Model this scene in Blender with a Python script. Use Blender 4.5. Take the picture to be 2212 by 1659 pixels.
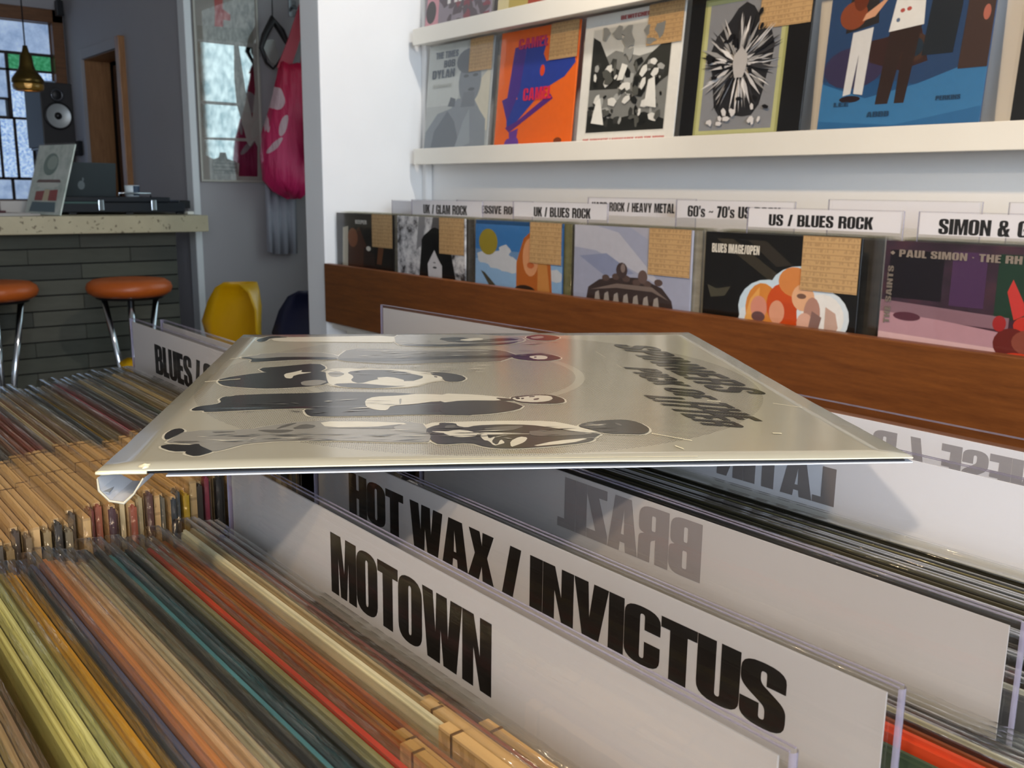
import bpy, bmesh, math, random
from mathutils import Vector, Matrix
from mathutils.geometry import tessellate_polygon

for o in list(bpy.data.objects):
    bpy.data.objects.remove(o, do_unlink=True)
SC = bpy.context.scene
COL = SC.collection
random.seed(7)
H0 = 1.15            # height of the lens above the floor; heights below are given relative to it
PI = math.pi

# ------------------------------------------------------------------ camera, world, lights, exposure
def look_matrix():
    f, cx, cy = 2050.0, 1106.0, 829.5
    up = Vector((.012, -.980, -.199)).normalized()
    vx = -600.0
    vy = cy + f * (up.x * (vx - cx) / f + up.z) / (-up.y)
    w = Vector(((vx - cx) / f, (vy - cy) / f, 1)).normalized()
    X = -w; Z = up; Y = Z.cross(X)
    right = Vector((X.x, Y.x, Z.x)); upv = -Vector((X.y, Y.y, Z.y)); back = -Vector((X.z, Y.z, Z.z))
    m = Matrix.Identity(4)
    for i in range(3):
        m[i][0], m[i][1], m[i][2] = right[i], upv[i], back[i]
    m[2][3] = H0
    return m
cam = bpy.data.cameras.new('camera')
cam.sensor_fit = 'HORIZONTAL'; cam.sensor_width = 36.0
cam.lens = 36.0 * 2050.0 / 2212.0
cam.clip_start = .01; cam.clip_end = 60
cam.dof.use_dof = True; cam.dof.focus_distance = .40; cam.dof.aperture_fstop = 38
camo = bpy.data.objects.new('camera', cam); COL.objects.link(camo)
camo.matrix_world = look_matrix(); SC.camera = camo

vs = SC.view_settings
vs.view_transform = 'Standard'; vs.look = 'None'; vs.gamma = 1.0; vs.use_curve_mapping = False
vs.exposure = 0.0
SC.cycles.transparent_max_bounces = 28
SC.cycles.max_bounces = 7
SC.cycles.diffuse_bounces = 4
SC.cycles.glossy_bounces = 4
SC.cycles.sample_clamp_indirect = 4.0

wd = bpy.data.worlds.new('world'); SC.world = wd; wd.use_nodes = True
wd.node_tree.nodes['Background'].inputs[0].default_value = (.55, .68, .9, 1)
wd.node_tree.nodes['Background'].inputs[1].default_value = .05

def area_light(name, loc, target, energy, color, sx, sy, spread=180):
    l = bpy.data.lights.new(name, 'AREA'); l.energy = energy; l.color = color
    l.shape = 'RECTANGLE'; l.size = sx; l.size_y = sy; l.spread = math.radians(spread)
    o = bpy.data.objects.new(name, l); COL.objects.link(o); o.location = loc
    o.rotation_euler = (Vector(target) - Vector(loc)).to_track_quat('-Z', 'Y').to_euler()
    return o
def spot_light(name, loc, target, energy, color, ang, blend=.6, r=.05):
    l = bpy.data.lights.new(name, 'SPOT'); l.energy = energy; l.color = color
    l.spot_size = math.radians(ang); l.spot_blend = blend; l.shadow_soft_size = r
    o = bpy.data.objects.new(name, l); COL.objects.link(o); o.location = loc
    o.rotation_euler = (Vector(target) - Vector(loc)).to_track_quat('-Z', 'Y').to_euler()
    return o
WARM = (1.0, .72, .42); DAY = (.76, .87, 1.0); NEUT = (1, .84, .64)
# daylight entering through the shop front (window behind the camera's right), at the pane
area_light('shop_front_daylight', (2.93, -.35, 1.65), (-2, .6, 1.2), 175, DAY, 2.6, 1.5)
# the ceiling spotlights: (lamp position, aim, watts, colour, cone)
SPOTS = [((.45, -1.25, 2.42), (-.30, .78, 1.0), 68, NEUT, 34),
         ((-.75, .15, 2.42), (-.85, 1.70, 1.25), 75, WARM, 80),
         ((-1.25, 1.22, 2.42), (-2.45, 1.52, 1.30), 46, (1, .93, .84), 90),
         ((.55, -.35, 2.42), (-.10, .14, 1.0), 55, WARM, 46)]

# ------------------------------------------------------------------ helpers
def lin(h):
    if isinstance(h, str):
        h = h.lstrip('#'); c = [int(h[i:i + 2], 16) / 255 for i in (0, 2, 4)]
    else:
        c = h
    return tuple(x / 12.92 if x <= .04045 else ((x + .055) / 1.055) ** 2.4 for x in c) + (1.0,)

class NT:
    def __init__(s, m):
        s.t = m.node_tree; s.n = s.t.nodes; s.l = s.t.links
    def node(s, typ, **kw):
        n = s.n.new(typ)
        for k, v in kw.items(): setattr(n, k, v)
        return n
    def math(s, op, a, b=None, clamp=False):
        n = s.n.new('ShaderNodeMath'); n.operation = op; n.use_clamp = clamp
        for i, v in enumerate((a, b)):
            if v is None: continue
            if isinstance(v, (int, float)): n.inputs[i].default_value = v
            else: s.l.new(v, n.inputs[i])
        return n.outputs[0]
    def mix(s, fac, a, b):
        n = s.n.new('ShaderNodeMix'); n.data_type = 'RGBA'
        for sock, v in ((n.inputs[0], fac), (n.inputs[6], a), (n.inputs[7], b)):
            if isinstance(v, (int, float)): sock.default_value = v
            elif isinstance(v, tuple): sock.default_value = v
            else: s.l.new(v, sock)
        return n.outputs[2]
    def noise(s, scale, detail=3, rough=.55, vec=None, stretch=None):
        n = s.n.new('ShaderNodeTexNoise'); n.inputs['Scale'].default_value = scale
        n.inputs['Detail'].default_value = detail; n.inputs['Roughness'].default_value = rough
        if vec is None: vec = s.coord()
        if stretch:
            mp = s.n.new('ShaderNodeMapping'); mp.inputs['Scale'].default_value = stretch
            s.l.new(vec, mp.inputs[0]); vec = mp.outputs[0]
        s.l.new(vec, n.inputs['Vector'])
        return n.outputs[0]
    def coord(s, which='Object'):
        return s.n.new('ShaderNodeTexCoord').outputs[which]
    def ramp(s, fac, stops):
        n = s.n.new('ShaderNodeValToRGB'); e = n.color_ramp.elements
        e[0].position, e[0].color = stops[0]; e[1].position, e[1].color = stops[-1]
        for p, c in stops[1:-1]:
            x = e.new(p); x.color = c
        s.l.new(fac, n.inputs[0]); return n.outputs[0]
    def bump(s, h, strength=.2, dist=.002):
        n = s.n.new('ShaderNodeBump'); n.inputs['Strength'].default_value = strength
        n.inputs['Distance'].default_value = dist; s.l.new(h, n.inputs['Height'])
        return n.outputs[0]

MATS = {}
def base_mat(name):
    m = bpy.data.materials.new(name); m.use_nodes = True
    nt = NT(m); b = nt.n['Principled BSDF']
    MATS[name] = m
    return m, nt, b
def pm(name, col, rough=.5, metal=0.0, spec=.5, vary=.0, vscale=30, stretch=None, bump=0, bscale=80, coat=0, transl=0):
    """plain principled material with gentle procedural variation"""
    if name in MATS: return MATS[name]
    m, nt, b = base_mat(name)
    c = lin(col)
    b.inputs['Roughness'].default_value = rough; b.inputs['Metallic'].default_value = metal
    b.inputs['Specular IOR Level'].default_value = spec; b.inputs['Coat Weight'].default_value = coat
    b.inputs['Base Color'].default_value = c
    if vary:
        n = nt.noise(vscale, 4, stretch=stretch)
        d = tuple(x * (1 - vary) for x in c[:3]) + (1,); u = tuple(min(1, x * (1 + vary)) for x in c[:3]) + (1,)
        nt.l.new(nt.mix(n, d, u), b.inputs['Base Color'])
    if bump:
        nt.l.new(nt.bump(nt.noise(bscale, 3), bump, .001), b.inputs['Normal'])
    return m
def ink(col):
    """flat print colour"""
    h = col.lstrip('#')
    return pm('ink_' + h, col, .35, 0, .4, vary=.08, vscale=60)

def new_bm(): return bmesh.new()
def box(bm, x0, x1, y0, y1, z0, z1, mi=0):
    v = [bm.verts.new(p) for p in ((x0, y0, z0), (x1, y0, z0), (x1, y1, z0), (x0, y1, z0), (x0, y0, z1), (x1, y0, z1), (x1, y1, z1), (x0, y1, z1))]
    for q in ((0, 3, 2, 1), (4, 5, 6, 7), (0, 1, 5, 4), (1, 2, 6, 5), (2, 3, 7, 6), (3, 0, 4, 7)):
        f = bm.faces.new([v[i] for i in q]); f.material_index = mi
    return v
def tube(bm, pts, rad, n=10, caps=True, closed=False):
    pts = [Vector(p) for p in pts]; rings = []
    rads = rad if isinstance(rad, (list, tuple)) else [rad] * len(pts)
    ref = None
    for i, p in enumerate(pts):
        if closed: t = pts[(i + 1) % len(pts)] - pts[i - 1]
        else: t = (pts[min(i + 1, len(pts) - 1)] - pts[max(i - 1, 0)])
        t.normalize()
        if ref is None: ref = Vector((0, 0, 1)) if abs(t.z) < .9 else Vector((1, 0, 0))
        a = t.cross(ref).normalized(); b = a.cross(t).normalized(); ref = b
        rings.append([bm.verts.new(p + (a * math.cos(2 * PI * k / n) + b * math.sin(2 * PI * k / n)) * rads[i]) for k in range(n)])
    m = len(rings)
    for i in range(m if closed else m - 1):
        r0, r1 = rings[i], rings[(i + 1) % m]
        for k in range(n):
            f = bm.faces.new((r0[k], r0[(k + 1) % n], r1[(k + 1) % n], r1[k])); f.smooth = True
    if caps and not closed:
        bm.faces.new(rings[0][::-1]); bm.faces.new(rings[-1])
def lathe(bm, prof, n=32, c=(0, 0)):
    rings = []
    for r, z in prof:
        if r < 1e-5: rings.append([bm.verts.new((c[0], c[1], z))])
        else: rings.append([bm.verts.new((c[0] + r * math.cos(2 * PI * k / n), c[1] + r * math.sin(2 * PI * k / n), z)) for k in range(n)])
    for a, b in zip(rings, rings[1:]):
        for k in range(n):
            k2 = (k + 1) % n
            q = [a[k % len(a)], a[k2 % len(a)], b[k2 % len(b)], b[k % len(b)]]
            u = []
            for v in q:
                if v not in u: u.append(v)
            if len(u) > 2:
                f = bm.faces.new(u); f.smooth = True
def loft(bm, rings, cap=True, smooth=True):
    R = [[bm.verts.new(p) for p in r] for r in rings]; n = len(R[0])
    for a, b in zip(R, R[1:]):
        for k in range(n):
            f = bm.faces.new((a[k], a[(k + 1) % n], b[(k + 1) % n], b[k])); f.smooth = smooth
    if cap:
        bm.faces.new(R[0][::-1]); bm.faces.new(R[-1])
def poly(bm, pts, holes=(), to3=lambda x, y: (x, y, 0), mi=0):
    """filled flat polygon with holes"""
    loops = [[Vector((x, y, 0)) for x, y in pts]] + [[Vector((x, y, 0)) for x, y in h] for h in holes]
    flat = [p for l in loops for p in l]
    vs_ = [bm.verts.new(to3(p.x, p.y)) for p in flat]
    for t in tessellate_polygon(loops):
        try:
            f = bm.faces.new([vs_[i] for i in t]); f.material_index = mi
        except ValueError: pass
def bevel_all(bm, w, seg=2):
    bmesh.ops.bevel(bm, geom=bm.edges[:], offset=w, segments=seg, profile=.6, affect='EDGES')
def me_of(name, bm, mats, recalc=True):
    if recalc: bmesh.ops.recalc_face_normals(bm, faces=bm.faces[:])
    me = bpy.data.meshes.new(name); bm.to_mesh(me); bm.free()
    for m in (mats if isinstance(mats, (list, tuple)) else [mats]): me.materials.append(m)
    return me
def link(name, data, parent=None, loc=None, rot=None):
    o = bpy.data.objects.new(name, data); COL.objects.link(o)
    if parent is not None: o.parent = parent
    if loc is not None: o.location = loc
    if rot is not None: o.rotation_euler = rot
    return o
def obj(name, bm, mats, parent=None, loc=None, rot=None, recalc=True):
    return link(name, me_of(name, bm, mats, recalc), parent, loc, rot)
def tag(o, label, cat, group=None):
    o['label'] = label; o['category'] = cat
    if group: o['group'] = group
    return o
def thing(name, label, cat, loc=(0, 0, 0), rz=0, group=None, rot=None):
    o = link(name, None, None, loc, rot if rot else (0, 0, rz)); o.empty_display_size = .05
    return tag(o, label, cat, group)
def struct(name, bm, mats, loc=None, parent=None):
    o = obj(name, bm, mats, parent, loc)
    if parent is None: o['kind'] = 'structure'
    return o
def boxobj(name, ext, mats, parent=None, bev=0, loc=None, rot=None, seg=2):
    bm = new_bm(); box(bm, *ext)
    if bev: bevel_all(bm, bev, seg)
    return obj(name, bm, mats, parent, loc, rot)

# ------------------------------------------------------------------ block lettering (condensed heavy capitals drawn as outlines)
def rr(pts):
    """points (x, y[, r]); r rounds the corner"""
    out = []; n = len(pts)
    for i, p in enumerate(pts):
        r = p[2] if len(p) > 2 else 0
        P = Vector(p[:2])
        if r <= 0: out.append((P.x, P.y)); continue
        A = Vector(pts[i - 1][:2]) - P; B = Vector(pts[(i + 1) % n][:2]) - P
        ra = min(r, A.length * .5); rb = min(r, B.length * .5)
        a = P + A.normalized() * ra; b = P + B.normalized() * rb
        for k in range(6):
            t = k / 5; q = a * (1 - t) ** 2 + P * 2 * t * (1 - t) + b * t * t
            out.append((q.x, q.y))
    return out
def rc(x0, y0, x1, y1, r=0): return [(x0, y0, r), (x0, y1, r), (x1, y1, r), (x1, y0, r)]
G = {
 'A': (.56, [(0, 0), (.14, 1), (.42, 1), (.56, 0), (.365, 0), (.35, .17), (.21, .17), (.195, 0)], [[(.228, .32), (.332, .32), (.28, .78)]]),
 'B': (.53, [(0, 0), (0, 1), (.51, 1, .2), (.51, .55, .1), (.44, .515), (.53, .48, .1), (.53, 0, .2)], [rc(.2, .6, .315, .86, .04), rc(.2, .14, .325, .45, .04)]),
 'C': (.5, [(.5, .62), (.5, 1, .22), (0, 1, .22), (0, 0, .22), (.5, 0, .22), (.5, .42), (.31, .42), (.31, .12, .05), (.195, .12, .05), (.195, .88, .05), (.31, .88, .05), (.31, .62)], []),
 'D': (.52, [(0, 0), (0, 1), (.52, 1, .22), (.52, 0, .22)], [rc(.2, .14, .32, .86, .05)]),
 'E': (.4, [(0, 0), (0, 1), (.39, 1), (.39, .82), (.2, .82), (.2, .61), (.37, .61), (.37, .44), (.2, .44), (.2, .18), (.4, .18), (.4, 0)], []),
 'F': (.38, [(0, 0), (0, 1), (.38, 1), (.38, .82), (.2, .82), (.2, .6), (.36, .6), (.36, .42), (.2, .42), (.2, 0)], []),
 'G': (.51, [(.51, .64), (.51, 1, .22), (0, 1, .22), (0, 0, .22), (.34, 0, .12), (.39, .07), (.41, 0), (.51, 0), (.51, .52), (.26, .52), (.26, .37), (.31, .37), (.31, .12, .05), (.195, .12, .05), (.195, .88, .05), (.31, .88, .05), (.31, .64)], []),
 'H': (.52, [(0, 0), (0, 1), (.2, 1), (.2, .62), (.32, .62), (.32, 1), (.52, 1), (.52, 0), (.32, 0), (.32, .42), (.2, .42), (.2, 0)], []),
 'I': (.2, [(0, 0), (0, 1), (.2, 1), (.2, 0)], []),
 'J': (.32, [(0, 0), (0, .16), (.12, .16), (.12, 1), (.32, 1), (.32, 0, .2)], []),
 'K': (.54, [(0, 0), (0, 1), (.2, 1), (.2, .62), (.33, 1), (.53, 1), (.4, .54), (.55, 0), (.34, 0), (.22, .46), (.2, .4), (.2, 0)], []),
 'L': (.36, [(0, 0), (0, 1), (.2, 1), (.2, .18), (.36, .18), (.36, 0)], []),
 'M': (.68, [(0, 0), (0, 1), (.25, 1), (.34, .42), (.43, 1), (.68, 1), (.68, 0), (.505, 0), (.505, .64), (.405, 0), (.275, 0), (.175, .64), (.175, 0)], []),
 'N': (.52, [(0, 0), (0, 1), (.18, 1), (.345, .46), (.345, 1), (.52, 1), (.52, 0), (.35, 0), (.175, .56), (.175, 0)], []),
 'O': (.51, [(0, 0, .24), (0, 1, .24), (.51, 1, .24), (.51, 0, .24)], [rc(.2, .13, .31, .87, .055)]),
 'P': (.5, [(0, 0), (0, 1), (.5, 1, .22), (.5, .38, .22), (.2, .38), (.2, 0)], [rc(.2, .54, .31, .84, .04)]),
 'R': (.53, [(0, 0), (0, 1), (.52, 1, .22), (.52, .54, .1), (.43, .5), (.52, .46, .08), (.53, 0), (.34, 0), (.33, .4, .05), (.2, .44), (.2, 0)], [rc(.2, .58, .32, .85, .04)]),
 'S': (.5, [(.49, .66), (.31, .66), (.31, .87, .05), (.195, .87, .05), (.195, .69, .06), (.5, .46, .12), (.5, 0, .22), (0, 0, .22), (0, .36), (.19, .36), (.19, .13, .05), (.305, .13, .05), (.305, .33, .06), (0, .56, .12), (0, 1, .22), (.49, 1, .22)], []),
 'T': (.46, [(.13, 0), (.13, .82), (0, .82), (0, 1), (.46, 1), (.46, .82), (.33, .82), (.33, 0)], []),
 'U': (.51, [(0, 1), (.2, 1), (.2, .13, .05), (.31, .13, .05), (.31, 1), (.51, 1), (.51, 0, .22), (0, 0, .22)], []),
 'V': (.54, [(.15, 0), (0, 1), (.2, 1), (.27, .36), (.34, 1), (.54, 1), (.39, 0)], []),
 'W': (.8, [(.11, 0), (0, 1), (.19, 1), (.245, .42), (.31, 1), (.49, 1), (.555, .42), (.61, 1), (.8, 1), (.69, 0), (.46, 0), (.4, .5), (.34, 0)], []),
 'X': (.53, [(0, 0), (.15, .52), (.01, 1), (.21, 1), (.265, .72), (.32, 1), (.52, 1), (.38, .52), (.53, 0), (.33, 0), (.265, .3), (.2, 0)], []),
 'Y': (.53, [(.165, 0), (.165, .36), (0, 1), (.2, 1), (.265, .62), (.33, 1), (.53, 1), (.365, .36), (.365, 0)], []),
 'Z': (.4, [(0, 0), (0, .16), (.19, .82), (.02, .82), (.02, 1), (.4, 1), (.4, .84), (.21, .18), (.4, .18), (.4, 0)], []),
 '/': (.34, [(0, 0), (.16, 1), (.34, 1), (.18, 0)], []),
 '0': (.5, [(0, 0, .24), (0, 1, .24), (.5, 1, .24), (.5, 0, .24)], [rc(.19, .13, .31, .87, .055)]),
 '6': (.5, [(0, 0, .24), (0, 1, .24), (.5, 1, .24), (.5, .72), (.31, .72), (.31, .87, .05), (.19, .87, .05), (.19, .6), (.5, .6, .2), (.5, 0, .24)], [rc(.19, .13, .31, .47, .05)]),
 '7': (.42, [(.05, 0), (.2, .82), (0, .82), (0, 1), (.42, 1), (.42, .84), (.25, 0)], []),
 "'": (.14, [(.02, .68), (0, 1), (.14, 1), (.12, .68)], []),
 '~': (.44, [(0, .42), (.1, .58, .05), (.2, .55), (.3, .48), (.36, .58), (.44, .56), (.34, .38, .05), (.24, .42), (.14, .48), (.08, .4)], []),
 's': (.4, [(.39, .5), (.25, .5), (.25, .62), (.15, .62), (.15, .52), (.4, .34, .08), (.4, 0, .15), (0, 0, .15), (0, .24), (.15, .24), (.15, .1), (.25, .1), (.25, .22), (0, .4, .08), (0, .74, .15), (.39, .74, .15)], []),
 '&': (.58, [(.58, 0), (.36, 0), (.33, .05), (.24, 0), (0, 0, .2), (0, .48, .1), (.09, .56), (.05, .66), (.05, 1, .18), (.45, 1, .18), (.45, .62, .12), (.34, .54), (.41, .4), (.41, .5), (.55, .5), (.48, .22)], [rc(.2, .68, .3, .88, .04), [(.2, .16), (.2, .38), (.23, .44), (.31, .2), (.27, .14)]]),
 '-': (.24, [(0, .38), (0, .54), (.24, .54), (.24, .38)], []),
 '.': (.2, [(.05, .4), (.05, .54), (.17, .54), (.17, .4)], []),
 '*': (.4, [(.2, .2), (0, .5), (.2, .8), (.4, .5)], []),
}
def text_w(s, track=.07, space=.25):
    w = 0
    for c in s: w += space if c == ' ' else G[c][0] + track
    return w - track
def fatten(L, d):
    """move an outline sideways along its normals to make the stems heavier"""
    n = len(L); ar = sum(L[i - 1][0] * L[i][1] - L[i][0] * L[i - 1][1] for i in range(n)); sg = 1 if ar > 0 else -1
    o = []
    for i in range(n):
        e1 = Vector(L[i]) - Vector(L[i - 1]); e2 = Vector(L[(i + 1) % n]) - Vector(L[i])
        nx = 0
        for e in (e1, e2):
            if e.length > 1e-9:
                v = e.y * sg / e.length
                if abs(v) > abs(nx): nx = v
        o.append((L[i][0] + d * nx, L[i][1]))
    return o
def text_polys(bm, s, to3, mi=0, track=.07, space=.25, x=0.0, bold=.022):
    """to3 maps glyph units (cap height 1) to 3-D"""
    for c in s:
        if c == ' ': x += space; continue
        w, o, hs = G[c]
        x0 = x
        poly(bm, fatten(rr(o), bold), [fatten(rr(h), -bold) for h in hs], lambda a, b: to3(a + x0, b), mi)
        x += w + track
# ------------------------------------------------------------------ special materials
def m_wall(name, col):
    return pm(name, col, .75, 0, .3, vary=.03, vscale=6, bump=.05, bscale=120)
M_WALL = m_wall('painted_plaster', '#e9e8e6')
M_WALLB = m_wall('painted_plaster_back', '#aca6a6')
M_SHELF = pm('white_shelf_paint', '#ebe6da', .45, 0, .4, vary=.03, vscale=8)
M_CEIL = m_wall('ceiling_paint', '#d9d7d2')

def m_wood(name, c0, c1, scale=9, stretch=(1, 12, 12), rough=.42):
    m, nt, b = base_mat(name)
    n = nt.noise(scale, 6, .65, stretch=stretch)
    n2 = nt.noise(scale * 9, 3, .6, stretch=stretch)
    f = nt.math('ADD', nt.math('MULTIPLY', n, .7), nt.math('MULTIPLY', n2, .3))
    nt.l.new(nt.ramp(f, [(.3, lin(c0)), (.7, lin(c1))]), b.inputs['Base Color'])
    b.inputs['Roughness'].default_value = rough
    nt.l.new(nt.bump(n2, .12, .001), b.inputs['Normal'])
    return m
M_RAIL = m_wood('rail_wood', '#5c3113', '#824c20')
M_BINWOOD = m_wood('bin_wood', '#5a3316', '#7d4c24')
M_FRAMEWOOD = m_wood('window_wood', '#5b3515', '#82532a', 8, (8, 1, 8))
M_DOORWOOD = m_wood('door_wood', '#8a5a34', '#b07c4c', 8, (8, 8, 1))
M_DOORDARK = m_wood('door_leaf_wood', '#4b2c14', '#6a4122', 8, (8, 8, 1))
M_FLOOR = m_wood('floor_wood', '#4a2f1c', '#6c4a2e', 4, (1, 9, 9), .5)

def m_clear(name, tint, gloss_rough, base_f, bump=0, bscale=60, stretch=None, col_gloss=(1, 1, 1, 1)):
    """thin clear plastic film: transparent with a Fresnel reflection"""
    m, nt, b = base_mat(name)
    nt.n.remove(b)
    tr = nt.node('ShaderNodeBsdfTransparent'); tr.inputs[0].default_value = tint
    gl = nt.node('ShaderNodeBsdfGlossy'); gl.inputs['Roughness'].default_value = gloss_rough; gl.inputs[0].default_value = col_gloss
    lw = nt.node('ShaderNodeLayerWeight'); lw.inputs['Blend'].default_value = .5
    f = nt.math('ADD', nt.math('MULTIPLY', nt.math('POWER', lw.outputs['Facing'], 5), .85), .035 + base_f, True)
    mx = nt.node('ShaderNodeMixShader')
    nt.l.new(f, mx.inputs[0]); nt.l.new(tr.outputs[0], mx.inputs[1]); nt.l.new(gl.outputs[0], mx.inputs[2])
    if bump:
        bn = nt.bump(nt.noise(bscale, 3, stretch=stretch), bump, .002)
        nt.l.new(bn, gl.inputs['Normal'])
    nt.l.new(mx.outputs[0], nt.n['Material Output'].inputs[0])
    return m
M_ACRYL = m_clear('clear_acrylic', (.97, .97, .98, 1), .05, .03, .06, 25, (1, 1, 9))
M_PLASTIC = m_clear('record_plastic', (.97, .97, .95, 1), .10, .008, .6, 45, (1, 8, 3))
M_PLASTIC_FLAT = m_clear('display_plastic', (.97, .97, .97, 1), .08, .005, .35, 14)
M_GLASS = m_clear('picture_glass', (1, 1, 1, 1), .02, .0)
M_ACEDGE = pm('acrylic_edge', '#8f8899', .12, 0, .7)
M_ACEDGE.node_tree.nodes['Principled BSDF'].inputs['Alpha'].default_value = .62

def m_paper(name, col, alpha=1):
    m, nt, b = base_mat(name)
    b.inputs['Base Color'].default_value = lin(col); b.inputs['Roughness'].default_value = .8
    b.inputs['Specular IOR Level'].default_value = .2
    n = nt.noise(25, 4); c = lin(col)
    nt.l.new(nt.mix(n, tuple(x * .96 for x in c[:3]) + (1,), c), b.inputs['Base Color'])
    return m
M_PAPER_DIM = m_paper('paper_dim', '#bfb8b2')  # card paper darkened in colour for the dimmer near bins
M_PAPER_LIT = m_paper('paper_lit', '#eae8ea')  # the same card paper, whitened in colour where more light falls
M_INK = pm('black_toner', '#17130f', .35, 0, .5, vary=.15, vscale=40)
M_SHOW = pm('ink_show_through', '#8e8581', .8, 0, .2, vary=.03)
M_SHOWF = pm('ink_show_through_faint', '#a19c9d', .8, 0, .2, vary=.03)

# jackets take their colour from the object
def m_jacket():
    m, nt, b = base_mat('record_jacket')
    oi = nt.node('ShaderNodeObjectInfo')
    mp = nt.node('ShaderNodeMapping'); mp.inputs['Scale'].default_value = (18, 60, 60)
    tc = nt.coord(); nt.l.new(tc, mp.inputs[0])
    add = nt.node('ShaderNodeVectorMath', operation='ADD')
    rv = nt.node('ShaderNodeCombineXYZ'); nt.l.new(nt.math('MULTIPLY', oi.outputs['Random'], 900), rv.inputs[0])
    nt.l.new(mp.outputs[0], add.inputs[0]); nt.l.new(rv.outputs[0], add.inputs[1])
    nz = nt.node('ShaderNodeTexNoise'); nz.inputs['Scale'].default_value = 1.0; nz.inputs['Detail'].default_value = 4
    nt.l.new(add.outputs[0], nz.inputs['Vector'])
    f = nt.math('MULTIPLY', nt.math('SUBTRACT', nz.outputs[0], .42), 2.2, True)
    hs = nt.node('ShaderNodeHueSaturation'); hs.inputs['Value'].default_value = .62; hs.inputs['Saturation'].default_value = 1.0
    nt.l.new(oi.outputs['Color'], hs.inputs['Color'])
    nt.l.new(nt.mix(f, hs.outputs[0], oi.outputs['Color']), b.inputs['Base Color'])
    b.inputs['Roughness'].default_value = .5; b.inputs['Specular IOR Level'].default_value = .3
    return m
M_JACKET = m_jacket()
def m_slip():
    m, nt, b = base_mat('price_slip_paper')
    sp = nt.node('ShaderNodeSeparateXYZ'); nt.l.new(nt.coord(), sp.inputs[0])
    z = nt.math('FRACT', nt.math('MULTIPLY', sp.outputs[2], 105))
    line = nt.math('LESS_THAN', z, .16)
    nz = nt.noise(260, 2, stretch=(1, 1, .25))
    tx = nt.math('MULTIPLY', nt.math('GREATER_THAN', nz, .54), nt.math('GREATER_THAN', z, .45))
    ft = nt.math('ADD', nt.math('MULTIPLY', line, .35), nt.math('MULTIPLY', tx, .3), True)
    nt.l.new(nt.mix(ft, lin('#c9a473'), lin('#6f5334')), b.inputs['Base Color'])
    b.inputs['Roughness'].default_value = .75; b.inputs['Specular IOR Level'].default_value = .2
    return m
M_SLIP = m_slip()
def m_sliptop():
    m, nt, b = base_mat('price_slip_fold')
    oi = nt.node('ShaderNodeObjectInfo')
    c = nt.ramp(oi.outputs['Random'], [(0, lin('#a98450')), (.4, lin('#c49a62')), (.75, lin('#d0aa74')), (1, lin('#b48c5c'))])
    nt.l.new(nt.mix(nt.math('MULTIPLY', nt.noise(60, 4, stretch=(.4, 4, 1)), .45), c, lin('#8a6a44')), b.inputs['Base Color'])
    b.inputs['Roughness'].default_value = .65; b.inputs['Specular IOR Level'].default_value = .25
    return m
M_SLIPTOP = m_sliptop()
M_SLIPLINE = pm('price_slip_rule', '#5c4023', .7)

M_CHROME = pm('chrome', '#c8ccd2', .12, 1.0, .5, vary=.02)
M_BLACK = pm('black_plastic', '#141214', .4, 0, .4, vary=.1)

def m_pane(name, c0, c1, strength, scale=70, contrast=(.35, .7)):
    """obscured window glass lit by the daylight behind it"""
    m, nt, b = base_mat(name)
    n = nt.noise(scale, 5, .7)
    col = nt.ramp(n, [(contrast[0], lin(c0)), (contrast[1], lin(c1))])
    nt.l.new(col, b.inputs['Emission Color']); b.inputs['Emission Strength'].default_value = strength
    nt.l.new(col, b.inputs['Base Color']); b.inputs['Roughness'].default_value = .12
    nt.l.new(nt.bump(n, .5, .003), b.inputs['Normal'])
    return m
M_PANE = m_pane('obscured_glass', '#5f84b8', '#d3e6f8', .95, 60)
M_PANEB = m_pane('frosted_glass_blue', '#7d94b5', '#a9bcd6', .8, 12)
M_PANEG = m_pane('green_glass', '#1f7a48', '#57b183', .55, 50)
M_PANEF = m_pane('hall_obscured_glass', '#5c7f8c', '#dff0f2', 2.0, 26, (.38, .62))
M_PANES = m_pane('shop_front_glass', '#b9d3f5', '#e4efff', 1.6, 3)
M_LEAD = pm('window_came', '#2b1c1a', .5, 0, .4, vary=.1)

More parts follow.
